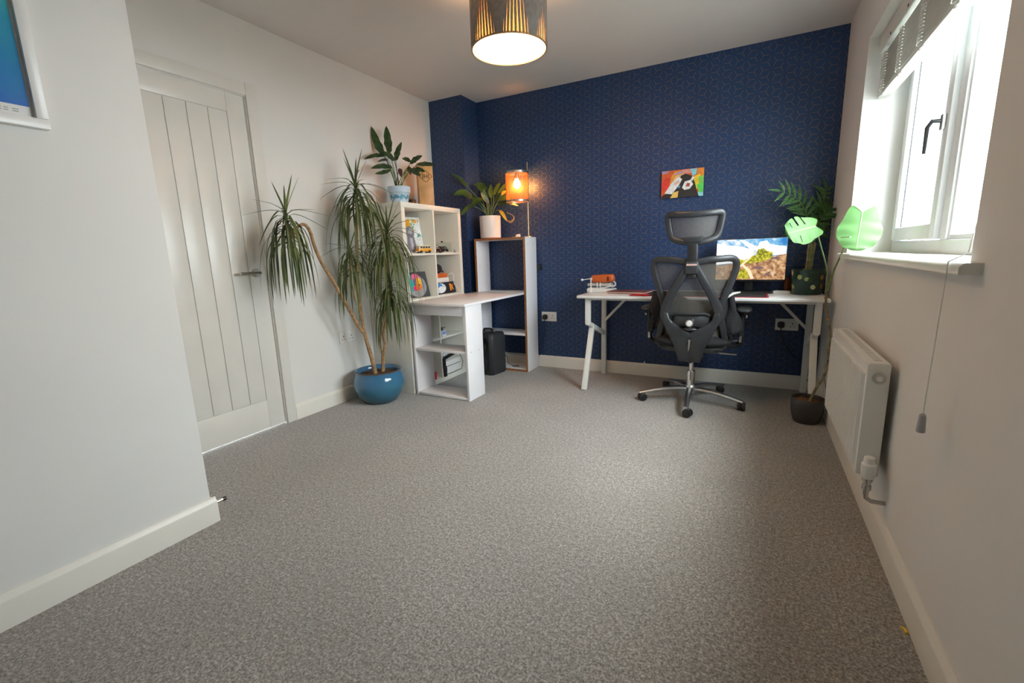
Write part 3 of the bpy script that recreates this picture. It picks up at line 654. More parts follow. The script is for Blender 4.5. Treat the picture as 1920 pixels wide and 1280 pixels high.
sh = [((.012, .010, .022), rect(.001, .001, .294, .097)), ((.55, .75, .85), ell(.085, .05, .075, .042, 28)), ((.05, .22, .60), ell(.066, .058, .050, .034, 20)), ((.80, .84, .86), ell(.10, .040, .048, .027, 20)), ((.82, .30, .02), [(.215, .02), (.235, .02), (.228, .082), (.208, .082)]), ((.55, .06, .03), [(.238, .03), (.262, .06), (.258, .085), (.24, .06)]), ((.8, .45, .05), [(.228, .072), (.238, .075), (.264, .030), (.254, .026)])]
picture('print', no, nx, ny, nn, sh, nb)
solo('white_cable', 'white charging cable curling down beside the dark box', 'cable', MB().tube([(-2.335, 3.27, .89), (-2.318, 3.285, .905), (-2.30, 3.293, .89), (-2.30, 3.29, .85), (-2.302, 3.30, .81), (-2.296, 3.33, .775), (-2.296, 3.352, .752), (-2.298, 3.365, .737)], .0035, 8), M['plastic'], smooth=True)
# lower cubes (seen through the pedestal)
lb = thing('ink_bottle_box', 'small blue and white carton with black cap on the lower shelf', 'box', (-2.32, 3.11, .380)); obj('carton', MB().box(-2.345, 3.075, .380, -2.295, 3.135, .428), M['whitec'], lb, bev=.001); obj('label', MB().box(-2.2952, 3.078, .395, -2.2944, 3.132, .422), plain('pale_blue_label', (.25, .38, .75), .5), lb); obj('cap', MB().lathe([(0, 0), (.014, 0), (.014, .014), (.008, .026), (0, .03)], (-2.32, 3.10, .428), 14), M['black'], lb, smooth=True); obj('nozzle', MB().tube([(-2.32, 3.10, .445), (-2.31, 3.14, .450)], .003, 8), M['black'], lb)
wb = thing('white_device', 'white printer-like box in the bottom cube of the bookcase', 'device', (-2.42, 3.22, .038)); obj('body', MB().box(-2.56, 3.06, .040, -2.30, 3.35, .155), M['whitec'], wb, bev=.008); obj('front_groove', MB().box(-2.3005, 3.08, .105, -2.2995, 3.33, .110), M['black'], wb)
pp = thing('leaning_papers', 'orange and brown booklet leaning on papers in the bottom cube', 'papers', (-2.42, 3.2, .155))
for i, (mt, y0, y1, dz) in enumerate(((ink((.75, .82, .88)), 3.07, 3.33, .11), (ink((.72, .25, .10)), 3.055, 3.20, .085), (ink((.10, .06, .05)), 3.055, 3.13, .088))): obj('sheet', MB().prism(rect(0, 0, y1 - y0, dz / .55), (-2.38 + .012*i, y0, .1555), (0,1,0), (-.8, 0, .55), (.002, 0, .003)), mt, pp)
cl = thing('desk_clamp', 'black clamp arm lying in the bottom cube', 'clamp', (-2.29, 3.07, .04))
obj('arm', MB().bar((-2.290, 3.03, .185), (-2.300, 3.30, .215), .024, .022), M['black'], cl, bev=.003); obj('jaw', MB().box(-2.305, 3.03, .110, -2.272, 3.075, .20), M['black'], cl, bev=.006); obj('screw_pad', MB().blob((-2.275, 3.055, .095), .016, .022, .040, p=.7), M['black'], cl, smooth=True); obj('bolt', MB().lathe([(0, .018), (.008, .018), (.008, .010)], (-2.275, 3.055, .100), 12, 'x'), M['chrome'], cl, smooth=True); obj('foot', MB().box(-2.300, 3.04, .0385, -2.262, 3.072, .065), M['black'], cl, bev=.004)
for pth, lb_ in (([(-2.29, 3.03, .22), (-2.28, 3.08, .250), (-2.28, 3.20, .255), (-2.285, 3.28, .235)], 'thin black cable arching over the clamp in the bottom cube'), ([(-2.28, 3.05, .062), (-2.268, 3.10, .052), (-2.268, 3.20, .050), (-2.27, 3.30, .054), (-2.28, 3.34, .11), (-2.29, 3.29, .21)], 'thin black cable looping at the front of the bottom cube')): solo('loose_cable', lb_, 'cable', MB().tube(pth, .0025, 6), M['black'], 'thin black cables in the bottom cube', smooth=True)
solo('red_pot', 'small red tub in the near bottom cube of the bookcase', 'tub', MB().lathe([(0, 0), (.020, 0), (.024, .05), (.024, .058), (0, .058)], (-2.31, 2.95, .038), 16), plain('red_plastic', (.6, .03, .04), .4), smooth=True)

# on top of the bookcase: wooden box, little device
wx = thing('wooden_box', 'upright pine bottle box with a branded diamond mark', 'box', (-2.45, 3.17, KH))
wc = Vector((-2.455, 3.095, KH)); wu = Vector((.69, .72, 0)).normalized(); wn = Vector((.72, -.69, 0)).normalized(); WW, WD, WH = .120, .115, .352
def wbx(u0, u1, z0, z1, n0, n1):
    p = [wc + wu*a + Vector((0,0,zz)) + wn*nn_ for a in (u0, u1) for zz in (z0, z1) for nn_ in (n0, n1)]
    return MB().add(p, [(0,1,3,2),(4,6,7,5),(0,4,5,1),(2,3,7,6),(0,2,6,4),(1,5,7,3)])
obj('front_board', wbx(.0, WW, 0, WH - .008, -.008, 0), M['wood'], wx, bev=.001)
obj('back_board', wbx(.0, WW, 0, WH, -WD, -WD + .008), M['wood'], wx, bev=.001)
for u0 in (0, WW - .008): obj('side_board', wbx(u0, u0 + .008, 0, WH, -WD + .008, -.008), M['wood'], wx, bev=.001)
obj('top_board', wbx(.008, WW - .008, WH - .012, WH - .002, -WD + .008, -.008), M['wood'], wx, bev=.001)
obj('base_board', wbx(.008, WW - .008, 0, .008, -WD + .008, -.008), M['wood'], wx)
em_ = []
def st(a, c, w_=.0022):
    a, c = Vector(a), Vector(c); d = (c - a).normalized(); n_ = Vector((-d.y, d.x)) * w_; return [tuple(a + n_ - d*w_*.5), tuple(a - n_ - d*w_*.5), tuple(c - n_ + d*w_*.5), tuple(c + n_ + d*w_*.5)]
cx, cz = WW/2, WH - .105
dm = [(cx - .052, cz), (cx - .047, cz + .006), (cx - .006, cz + .042), (cx, cz + .044), (cx + .006, cz + .042), (cx + .047, cz + .006), (cx + .052, cz), (cx + .047, cz - .006), (cx + .006, cz - .042), (cx, cz - .044), (cx - .006, cz - .042), (cx - .047, cz - .006)]
for i in range(len(dm)): em_.append((M['burn'], st(dm[i], dm[(i+1) % len(dm)])))
for a, c in (((cx - .024, cz - .016), (cx - .024, cz + .016)), ((cx - .011, cz - .016), (cx - .011, cz + .016)), ((cx + .011, cz - .016), (cx + .011, cz + .016)), ((cx + .024, cz - .016), (cx + .024, cz + .016)), ((cx - .011, cz), (cx + .011, cz))): em_.append((M['burn'], st(a, c, .0028)))
picture('brand_mark', wc, wu, (0,0,1), wn, em_, wx)
solo('black_speaker_box', 'small black gadget behind the blue and white plant pot', 'gadget', MB().box(-2.50, 2.96, KH, -2.43, 3.02, KH + .055), M['black'], bev=.006)

# loudspeaker on the floor
sp = thing('party_speaker', 'black portable loudspeaker on the floor by the tall shelf', 'loudspeaker', (-2.06, 3.46, 0))
def sv(x, y, z):
    a = R(-8); return Vector((-2.072 + x*math.cos(a) - y*math.sin(a), 3.448 + x*math.sin(a) + y*math.cos(a), z))
out = [(-.125, -.085), (-.095, -.108), (.095, -.108), (.125, -.085), (.125, .09), (.105, .103), (-.105, .103), (-.125, .09)]
b = MB(); zs = [(0, .93), (.015, 1), (.33, 1), (.365, .93), (.372, .86)]
vs = [sv(p[0]*k, p[1]*k, z) for z, k in zs for p in out]; fs = []
for i in range(4):
    for j in range(8): fs.append((i*8+j, i*8+(j+1)%8, (i+1)*8+(j+1)%8, (i+1)*8+j))
fs += [tuple(range(7, -1, -1)), tuple(32+j for j in range(8))]
obj('cabinet', b.add(vs, fs), plain('black_cabinet', (.032, .035, .04), .42, var=.1, nsc=60), sp, bev=.006)
gr = obj('front_grille', MB().add([sv(-.09, -.110, .03), sv(.09, -.110, .03), sv(.09, -.110, .30), sv(.06, -.110, .335), sv(-.06, -.110, .335), sv(-.09, -.110, .30), sv(-.09, -.104, .03), sv(.09, -.104, .03), sv(.09, -.104, .30), sv(.06, -.104, .335), sv(-.06, -.104, .335), sv(-.09, -.104, .30)], [(0,1,2,3,4,5), (11,10,9,8,7,6)] + [(i, (i+1)%6, 6+(i+1)%6, 6+i) for i in range(6)]), plain('dark_grille', (.012, .012, .014), .25, bump=.6, bsc=600), sp)
for z, r_ in ((.11, .07), (.245, .06)):
    obj('speaker_cone', MB().tube([sv(0, -.1105, z), sv(0, -.1125, z)], r_, 28), M['black'], gr, smooth=True)
    obj('cone_ring', MB().tube([sv(r_*math.cos(q), -.1125, z + r_*math.sin(q)) for q in [2*math.pi*i/28 for i in range(28)]], .003, 6, closed=True), M['chairp'], gr, smooth=True)
obj('top_handle', MB().tube([sv(-.06, .02, .370), sv(-.055, .02, .392), sv(0, .02, .397), sv(.055, .02, .392), sv(.06, .02, .370)], .010, 10), M['chairp'], sp, smooth=True)
obj('control_panel', MB().tube([sv(0, -.04, .371), sv(0, -.04, .376)], .04, 20), M['black'], sp, smooth=True)
for x in (-.09, .09): obj('foot', MB().tube([sv(x, -.07, 0), sv(x, -.07, .008)], .012, 10), M['black'], sp)
obj('cable', MB().tube([sv(.10, .105, .16), sv(.125, .115, .13), sv(.13, .118, .08), (-1.90, 3.60, .03), (-1.86, 3.63, .026), (-1.88, 3.66, .026), (-1.93, 3.64, .026)], .003, 6), M['black'], sp, smooth=True)
solo('wall_adaptor', 'small black adaptor on the navy wall behind the tall shelf', 'adaptor', MB().box(-1.728, YB - .03, .895, -1.700, YB - .0005, .955), M['black'], bev=.004)
solo('cable_clip', 'tiny white cable clip on the navy wall skirting behind the chair', 'clip', MB().lathe([(0, 0), (.006, 0), (.007, .010), (.002, .02), (0, .02)], (-.764, YB - .008, HB), 10), M['plastic'], smooth=True)
solo('wall_plug', 'tiny yellow plastic wall plug on the carpet by the right skirting', 'wall plug', MB().tube([(.432, 1.425, .004), (.430, 1.440, .005), (.422, 1.447, .004)], [.004, .004, .002], 8), M['yellow'], smooth=True)

# ------------------------------------------------------------------ white desk with bent steel legs
wk = thing('writing_desk', 'long white desk with bent steel legs against the navy wall', 'desk', (-.36, 3.5, 0))
WZ = .726; DXA, DXB, DYA, DYB = -1.168, .425, 3.265, 3.800
obj('desktop', MB().box(DXA, DYA, WZ - .022, DXB, DYB, WZ), M['desktop'], wk, bev=.006)
for x, sgn in ((-1.100, 1), (.374, -1)):
    lg = obj('leg_frame', MB().bar((x, 3.338, WZ - .022), (x, 3.338, .500), .040, .030, (0,1,0)).bar((x, 3.325, .512), (x, 3.790, .352), .028, .034).bar((x + .0, 3.440, .478), (x, 3.240, 0), .040, .030, (0,1,0)).bar((x, 3.772, WZ - .022), (x, 3.772, 0), .040, .030, (0,1,0)).bar((x, 3.32, WZ - .034), (x, 3.79, WZ - .034), .036, .024), M['metalw'], wk, bev=.003, weld=False)
    obj('brace', MB().bar((x + sgn*.015, 3.735, .470), (x + sgn*.225, 3.735, WZ - .03), .014, .020), M['metalw'], wk, bev=.002)
obj('cross_rail', MB().box(-1.08, 3.72, WZ - .050, .355, 3.745, WZ - .022), M['metalw'], wk, bev=.002)
obj('front_rail', MB().box(-1.08, 3.33, WZ - .040, .355, 3.355, WZ - .022), M['metalw'], wk, bev=.002)

# things on the desk
mn = thing('monitor', 'black-framed monitor showing a bright desert landscape', 'monitor', (-.02, 3.66, WZ))
my = 3.64; mx0, mx1, mz0, mz1 = -.242, .202, .806, 1.106
obj('housing', MB().box(mx0, my, mz0, mx1, my + .030, mz1), M['black'], mn, bev=.004)
obj('neck', MB().box(-.045, my + .030, .740, .005, my + .055, .95), M['black'], mn, bev=.004)
obj('stand_foot', MB().prism([(-.14, 3.575), (.10, 3.575), (.13, 3.60), (.11, 3.76), (-.15, 3.76), (-.17, 3.60)], (0, 0, WZ), (1,0,0), (0,1,0), (0, 0, .012)), M['black'], mn, bev=.004)
SW, SHt = mx1 - mx0 - .010, mz1 - mz0 - .020
t = NT('screen_sky'); n_ = t.noise(9, 6, .62); cs_ = t.ramp(n_, [(.42, (.02, .24, .62)), (.52, (.22, .55, .85)), (.60, (.9, .95, 1))]); t.set(Base_Color=(0,0,0,1), Emission_Color=cs_, Emission_Strength=1.0); scs = t.m
t = NT('screen_ground'); n_ = t.noise(38, 6, .7); cs_ = t.ramp(n_, [(.34, (.10, .045, .04)), (.46, (.48, .22, .10)), (.56, (.80, .48, .22)), (.68, (.95, .78, .55))]); t.set(Base_Color=(0,0,0,1), Emission_Color=cs_, Emission_Strength=.9); scg = t.m
t = NT('screen_bush'); n_ = t.noise(60, 5, .7); cs_ = t.ramp(n_, [(.36, (.10, .10, .01)), (.48, (.42, .40, .01)), (.62, (.85, .75, .08))]); t.set(Base_Color=(0,0,0,1), Emission_Color=cs_, Emission_Strength=1.0); scb = t.m
u = SW / 1.2; hgt = SHt
def su(a): return [(x*SW, y*SHt) for x, y in a]
E_ = 1.0
sh = [(scs, rect(0, 0, SW, SHt)), (emis('screen_cloud', (1, 1, 1), 1.1), su([(0, .38), (.30, .42), (.50, .55), (.55, .72), (.40, .80), (.28, .84), (.12, .86), (0, .92)])),
      (bpy.data.materials['screen_cloud'], su([(.33, .98), (.40, .97), (.58, .80), (.62, .70), (.50, .74)])), (bpy.data.materials['screen_cloud'], su([(.58, .70), (.62, .92), (.72, .95), (.76, .86), (.88, .82), (.99, .80), (.99, .60), (.80, .60)])),
      (scg, su([(0, 0), (1, 0), (1, .62), (.85, .58), (.70, .50), (.45, .48), (.28, .40), (0, .36)])),
      (scb, su([(.28, .42), (.34, .52), (.42, .48), (.52, .58), (.58, .60), (.60, .74), (.68, .77), (.73, .70), (.82, .66), (.80, .52), (.66, .44), (.48, .40), (.36, .36)])), (scb, su([(.33, .06), (.36, .24), (.44, .28), (.50, .16), (.48, .02), (.36, .02)])),
      (emis('screen_branch', (.75, .52, .36), .9), su([(.28, .24), (.36, .36), (.46, .50), (.56, .70), (.585, .70), (.50, .52), (.41, .38), (.52, .22), (.57, .02), (.52, .02), (.47, .20), (.385, .35), (.30, .22)])), (emis('screen_shade', (.16, .09, .10), .8), su([(.55, .28), (.66, .24), (.70, .31), (.60, .34)])), (bpy.data.materials['screen_shade'], su([(.78, .48), (.93, .52), (.88, .56), (.80, .54)])), (bpy.data.materials['screen_shade'], su([(.70, .08), (.78, .12), (.80, .22), (.74, .16)]))]
picture('screen', (mx0 + .005, my - .0004, mz0 + .014), (1,0,0), (0,0,1), (0,-1,0), sh, mn)
mt_ = thing('desk_mat', 'black desk mat with a red edge beneath the monitor', 'mat', (-.3, 3.5, WZ))
def rrect(x0, y0, x1, y1, r, n=5):
    o = []
    for cx, cy, a in ((x1-r, y1-r, 0), (x0+r, y1-r, 90), (x0+r, y0+r, 180), (x1-r, y0+r, 270)):
        for i in range(n + 1): o.append((cx + r*math.cos(R(a + 90*i/n)), cy + r*math.sin(R(a + 90*i/n))))
    return o
obj('mat_edge', MB().prism(rrect(-.70, 3.29, .102, 3.70, .015), (0, 0, WZ), (1,0,0), (0,1,0), (0,0,.003)), M['red'], mt_)
obj('mat_top', MB().prism(rrect(-.690, 3.30, .092, 3.69, .012), (0, 0, WZ + .003), (1,0,0), (0,1,0), (0,0,.0008)), M['fabricb'], mt_)
rn = solo('red_notebook', 'thin red notebook at the desk edge left of the chair', 'notebook', MB().prism([(-.775, 3.285), (-.655, 3.272), (-.645, 3.36), (-.76, 3.375)], (0, 0, WZ + .004), (1,0,0), (0,1,0), (0,0,.006)), M['red'], bev=.001)
lp = thing('laptop', 'closed maroon laptop lying on the white desk', 'laptop', (-.86, 3.52, WZ))
po_ = [(-.990, 3.455), (-.690, 3.425), (-.675, 3.625), (-.970, 3.655)]
obj('base', MB().prism(po_, (0, 0, WZ + .004), (1,0,0), (0,1,0), (0,0,.008)), M['pinkedge'], lp, bev=.002)
ld = obj('lid', MB().prism(po_, (0, 0, WZ + .0122), (1,0,0), (0,1,0), (0,0,.006)), M['maroon'], lp, bev=.002)
obj('hinge', MB().bar((-.93, 3.653, WZ + .012), (-.72, 3.632, WZ + .012), .008, .008), M['black'], lp)
for p in po_: obj('rubber_foot', MB().lathe([(0, 0), (.006, 0), (.006, .004), (0, .004)], (p[0]*.9 - .083, p[1]*.9 + .354, WZ), 10), M['black'], lp)
gk = thing('white_organiser', 'white layered desk tray holding the orange case', 'tray', (-1.07, 3.60, WZ))
obj('lower_tray', MB().prism([(-1.185, 3.56), (-.985, 3.55), (-.965, 3.66), (-1.175, 3.675)], (0, 0, WZ), (1,0,0), (0,1,0), (0,0,.028)), M['plastic'], gk, bev=.004)
obj('sloped_lid', MB().prism([(0, .028), (.13, .032), (.215, .052), (.215, .044), (.13, .022), (0, .022)], (-1.18, 3.58, WZ + .006), (1,-.05,0), (0,0,1), (0, .07, 0)), M['plastic'], gk)
obj('upper_tray', MB().prism([(-1.185, 3.575), (-1.005, 3.565), (-.990, 3.65), (-1.175, 3.66)], (0, 0, WZ + .047), (1,0,0), (0,1,0), (0,0,.022)), plain('pale_grey_plastic', (.55, .55, .53), .4), gk, bev=.004)
obj('side_ring', MB().tube([(-.982 + .022*math.cos(q), 3.60, WZ + .062 + .022*math.sin(q)) for q in [2*math.pi*i/20 for i in range(20)]], .005, 8, closed=True), M['plastic'], gk, smooth=True)
for x in (-1.10, -1.075): obj('peg', MB().cyl((x, 3.565, WZ + .03), (x, 3.565, WZ + .078), .0035, 8), M['plastic'], gk, smooth=True)
oc = thing('orange_case', 'orange glasses case on the white desk tray', 'case', (-1.06, 3.61, WZ + .069))
obj('case_body', MB().tube([(-1.158, 3.615, WZ + .102), (-1.150, 3.615, WZ + .103), (-1.06, 3.61, WZ + .105), (-.985, 3.605, WZ + .108), (-.972, 3.605, WZ + .109)], [.022, .030, .034, .032, .022], 18, sq=.7, up=(0,0,1)), M['orange'], oc, smooth=True)
obj('clasp', MB().box(-1.022, 3.570, WZ + .088, -1.008, 3.578, WZ + .122), plain('dark_strap', (.08, .02, .012), .6), oc)
ms_ = thing('microphone_stand', 'thin white desk stand with a ball tip beside the orange case', 'stand', (-1.19, 3.66, WZ))
obj('foot', MB().lathe([(0, 0), (.014, 0), (.014, .004), (0, .005)], (-1.150, 3.56, WZ), 16), M['plastic'], ms_, smooth=True)
obj('pole', MB().tube([(-1.150, 3.56, WZ + .003), (-1.150, 3.56, WZ + .108)], .0045, 8), M['plastic'], ms_, smooth=True)
obj('hook', MB().box(-1.156, 3.552, WZ + .100, -1.140, 3.568, WZ + .114), M['plastic'], ms_, bev=.002)
obj('arm', MB().tube([(-1.150, 3.56, WZ + .108), (-1.215, 3.55, WZ + .100)], .003, 8), M['plastic'], ms_, smooth=True)
obj('ball', MB().blob((-1.220, 3.55, WZ + .099), .010, .010, .010), M['plastic'], ms_, smooth=True)
solo('card_box', 'small cream box on the desk right of the monitor foot', 'box', MB().box(.135, 3.60, WZ, .235, 3.66, WZ + .018), M['gloss'], bev=.002)
# small bottle things right of monitor
ab = thing('amber_bottle', 'small brown bottle in the shade right of the monitor', 'bottle', (.225, 3.74, WZ)); obj('body', MB().lathe([(0, 0), (.022, 0), (.024, .008), (.024, .07), (.012, .09), (.011, .10), (0, .10)], (.225, 3.745, WZ), 18), plain('amber', (.16, .045, .012), .2), ab, smooth=True); obj('cap', MB().lathe([(0, 0), (.013, 0), (.013, .02), (0, .02)], (.225, 3.745, WZ + .10), 16), M['black'], ab, smooth=True)

# canvas on the navy wall: abstract colour picture
dj = thing('wall_canvas', 'small bright abstract canvas on the navy wall', 'canvas', (-.515, YB, 1.433))
obj('stretcher', MB().box(-.665, YB - .019, 1.433, -.363, YB - .0005, 1.635), M['black'], dj, bev=.001)
W2, H2 = .302, .202
def pc_(a): return [(x*W2, y*H2) for x, y in a]
sh = [((.62, .10, .02), rect(0, 0, W2, H2)), ((.75, .30, .03), pc_([(.12, .45), (.30, .95), (.62, .98), (.50, .6)])), ((.70, .045, .03), pc_([(0, .50), (.12, .80), (.22, .70), (.18, .35), (0, .25)])), ((.75, .50, .25), pc_([(.25, .55), (.35, .80), (.55, .85), (.60, .60), (.45, .45)])), ((.35, .28, .45), pc_([(.0, .99), (.18, .99), (.12, .90), (0, .90)])), ((.45, .30, .50), pc_([(.28, .86), (.48, .95), (.52, .88), (.34, .82)])),
      ((.72, .30, .25), pc_([(.48, .99), (.72, .99), (.70, .85), (.52, .84)])), ((.25, .60, .70), pc_([(.68, .99), (.84, .99), (.82, .80), (.74, .72)])), ((.78, .25, .03), pc_([(.84, .99), (1, .99), (1, .72), (.85, .72)])), ((.78, .55, .03), pc_([(.78, .74), (.92, .78), (.96, .5), (.84, .25), (.76, .35)])), ((.20, .55, .10), pc_([(.88, .70), (1, .72), (1, .30), (.90, .45)])), ((.10, .62, .10), pc_([(.84, .42), (1, .48), (1, .10), (.90, .15)])), ((.30, .65, .70), pc_([(.88, .16), (1, .12), (1, 0), (.88, 0)])),
      ((.022, .018, .018), pc_([(.0, 0), (.02, .10), (.16, .20), (.34, .30), (.44, .52), (.46, .78), (.56, .84), (.70, .76), (.80, .50), (.84, .25), (.90, 0)])),
      ((.78, .78, .77), pc_([(.08, .18), (.22, .50), (.40, .74), (.50, .66), (.42, .44), (.26, .14)])), ((.75, .45, .35), pc_([(.30, .52), (.42, .64), (.44, .54), (.34, .44)])), ((.78, .52, .12), pc_([(.22, .0), (.30, .20), (.42, .24), (.40, .0)])), ((.12, .28, .48), pc_([(.36, .38), (.46, .44), (.45, .34)])),
      ((.80, .79, .74), pc_([(.50, .34), (.56, .56), (.70, .60), (.76, .44), (.68, .28), (.56, .26)])), ((.40, .05, .07), pc_([(.58, .38), (.62, .50), (.69, .48), (.67, .37)])), ((.72, .72, .72), pc_([(.68, .58), (.74, .72), (.79, .68), (.74, .56)]))]
picture('print', (-.665, YB - .0192, 1.433), (1,0,0), (0,0,1), (0,-1,0), sh, dj)

# framed print on the near left wall
fp_ = thing('framed_picture', 'white framed blue and teal print on the near left wall', 'picture', (XN, .41, 1.458))
FY0, FY1, FZ0, FZ1, FW = .16, .660, 1.458, 2.16, .028
for y0, y1, z0, z1 in ((FY0, FY1, FZ0, FZ0 + FW), (FY0, FY1, FZ1 - FW, FZ1), (FY0, FY0 + FW, FZ0 + FW, FZ1 - FW), (FY1 - FW, FY1, FZ0 + FW, FZ1 - FW)): obj('frame_rail', MB().box(XN + .0005, y0, z0, XN + .024, y1, z1), M['whitec'], fp_, bev=.002)
t = NT('teal_to_blue_print'); sx = t.node('ShaderNodeSeparateXYZ'); t.l.new(t.coord('Generated'), sx.inputs[0]); f_ = t.math('ADD', sx.outputs[2], t.math('MULTIPLY', t.math('SUBTRACT', t.noise(4, 3), .5), .5))
t.set(Base_Color=t.ramp(f_, [(.0, (.02, .12, .55)), (.22, (.015, .22, .50)), (.45, (.03, .42, .45)), (.9, (.05, .40, .38))]), Roughness=.25)
obj('mount', MB().box(XN + .001, FY0 + FW, FZ0 + FW, XN + .008, FY1 - FW, FZ1 - FW), M['whitec'], fp_)
obj('print', MB().box(XN + .008, FY0 + FW + .004, FZ0 + FW + .030, XN + .0085, FY1 - FW - .006, FZ1 - FW - .006), t.m, fp_)
for z in (.018, .012):
    b = MB()
    for k in range(22):
        y = FY0 + .06 + k * .0175; b.box(XN + .008, y, FZ0 + FW + z - .0012, XN + .0083, y + (.013 if k % 4 else .009), FZ0 + FW + z + .0012)
    obj('caption_line', b, plain('grey_ink_%d' % int(z*1000), (.35, .35, .36), .6), fp_)

# ------------------------------------------------------------------ mesh lantern lamp on the tall shelf
LX, LY, LZ0, LZ1, LR = -1.850, 3.675, 1.490, 1.735, .098
tl_ = thing('table_lamp', 'copper mesh lantern lamp glowing on the tall shelf', 'lamp', (-1.77, 3.70, SH))
px_, py_ = -1.762, 3.70
obj('base', MB().lathe([(0, 0), (.030, 0), (.030, .006), (.008, .010), (0, .012)], (px_, py_, SH + .0007), 28), M['gold'], tl_, smooth=True)
obj('pole', MB().cyl((px_, py_, SH + .008), (px_, py_, 1.815), .0042, 10), M['gold'], tl_, smooth=True)
obj('arm', MB().tube([(px_, py_, 1.745), (LX, LY, 1.745)], .004, 8), M['gold'], tl_, smooth=True)
obj('lamp_holder', MB().lathe([(0, 0), (.018, 0), (.019, .05), (.008, .062), (0, .062)], (LX, LY, 1.683), 16), M['steel'], tl_, smooth=True)
obj('bulb', MB().lathe([(0, -.062), (.014, -.060), (.027, -.046), (.031, -.028), (.027, -.008), (.016, .012), (.012, .022), (0, .022)], (LX, LY, 1.664), 20), emis('amber_filament_bulb', (1, .36, .075), 310), tl_, smooth=True)
for z0, z1 in ((LZ0, LZ0 + .014), (LZ1 - .012, LZ1 + .004)): obj('shade_band', MB().lathe([(LR, z0), (LR + .002, z0), (LR + .002, z1), (LR, z1), (LR, z0)], (LX, LY, 0), 40, cap=False), M['steel'], tl_, smooth=True)
obj('top_cap', MB().lathe([(.03, 0), (LR, -.002), (LR, .002), (.03, .004), (.03, 0)], (LX, LY, LZ1 + .004), 40, cap=False), M['steel'], tl_, smooth=True)
b = MB(); NH = 44; wv = .0016
for fam in (1, -1):
    for k in range(NH):
        vs = []; n = 14
        for i in range(n + 1):
            f_ = i / n; a = 2*math.pi*k/NH + fam * 1.55 * f_; z = LZ0 + .012 + (LZ1 - LZ0 - .022) * f_
            rr = LR - .0006 * (1 if fam > 0 else -1)
            for sg in (-1, 1):
                q = a + sg * wv / LR; vs.append((LX + rr*math.cos(q), LY + rr*math.sin(q), z))
        b.add(vs, [(2*i, 2*i+1, 2*i+3, 2*i+2) for i in range(n)])
o = obj('mesh_shade', b, M['copper'], tl_, weld=False); o['kind'] = 'stuff'
md = o.modifiers.new('thickness', 'SOLIDIFY'); md.thickness = .0008
sw = thing('inline_switch', 'small white lamp switch lying on the tall shelf', 'switch', (-1.815, 3.60, SH + .0007)); obj('shell', MB().blob((-1.815, 3.60, SH + .0125), .022, .014, .012, p=.8), M['plastic'], sw, smooth=True); obj('cord', MB().tube([(-1.835, 3.60, SH + .008), (-1.86, 3.605, SH + .004), (-1.89, 3.63, SH + .004), (-1.83, 3.69, SH + .004)], .0025, 6), M['gold'], sw, smooth=True)

# ------------------------------------------------------------------ office chair
ch = thing('office_chair', 'black mesh office chair with headrest and chrome star base', 'chair', (-.335, 3.265, 0))
CX, CY = -.335, 3.265
def by(x, z):      # rear surface of the backrest: leans back with height, wraps forward at the sides
    return 3.105 - .055 * (z - .42) / .56 + .055 * ((x - CX) / .235) ** 2
def smooth_path(pts, n=6, closed=False):
    """Catmull-Rom through points"""
    pts = [Vector(p) for p in pts]; k = len(pts); out = []
    rng = range(k if closed else k - 1)
    for i in rng:
        p0 = pts[(i-1) % k] if closed or i > 0 else pts[i]; p1 = pts[i]; p2 = pts[(i+1) % k]; p3 = pts[(i+2) % k] if closed or i + 2 < k else p2
        for j in range(n):
            t_ = j / n; out.append(.5 * ((2*p1) + (p2 - p0)*t_ + (2*p0 - 5*p1 + 4*p2 - p3)*t_*t_ + (3*p1 - p0 - 3*p2 + p3)*t_**3))
    if not closed: out.append(pts[-1])
    return out
# star base
hub = obj('base_hub', MB().lathe([(0, .058), (.028, .058), (.036, .070), (.036, .105), (.028, .118), (0, .118)], (CX, CY, 0), 28), M['alu'], ch, smooth=True)
for k in range(5):
    a = R(-88 + 72 * k); d = Vector((math.cos(a), math.sin(a), 0)); C0 = Vector((CX, CY, 0))
    pts = [C0 + d*r_ + Vector((0, 0, z)) for r_, z in ((.02, .095), (.08, .098), (.16, .094), (.25, .080), (.315, .066), (.345, .060))]
    lg = obj('base_leg', MB().tube(smooth_path(pts, 3), [.026 - .011*i/15 for i in range(16)], 12, up=(0,0,1), flat=.62), M['alu'], ch, smooth=True)
    e = C0 + d * .335; a2 = a + R(70 + 31*k); s_ = Vector((-math.sin(a2), math.cos(a2), 0)); f_ = Vector((math.cos(a2), math.sin(a2), 0))
    wc_ = e + f_ * .012
    cst = obj('caster', MB().tube([e + Vector((0,0,.062)), e + Vector((0,0,.044))], .009, 12).tube([wc_ - s_*.006 + Vector((0,0,.030)), wc_ + s_*.006 + Vector((0,0,.030))], .024, 16), M['black'], lg, smooth=True)
    obj('caster_hood', MB().tube([wc_ + Vector((0,0,.0575)) - f_*.016 - s_*0, wc_ + Vector((0,0,.0575)) + f_*.012], [.014, .012], 10, flat=.35, up=(0,0,1)), M['chrome'], lg, smooth=True)
    for sg in (-1, 1): obj('wheel', MB().tube([wc_ + s_*(sg*.007) + Vector((0,0,.028)), wc_ + s_*(sg*.020) + Vector((0,0,.028)), wc_ + s_*(sg*.023) + Vector((0,0,.028))], [.028, .028, .023], 22), M['black'], lg, smooth=True)
obj('gas_lift', MB().lathe([(.027, .10), (.027, .215), (.024, .222), (.0155, .222), (.0155, .36)], (CX, CY, 0), 22), M['chrome'], ch, smooth=True)
obj('tilt_mechanism', MB().box(CX - .085, CY - .14, .345, CX + .085, CY + .12, .40), M['black'], ch, bev=.012)
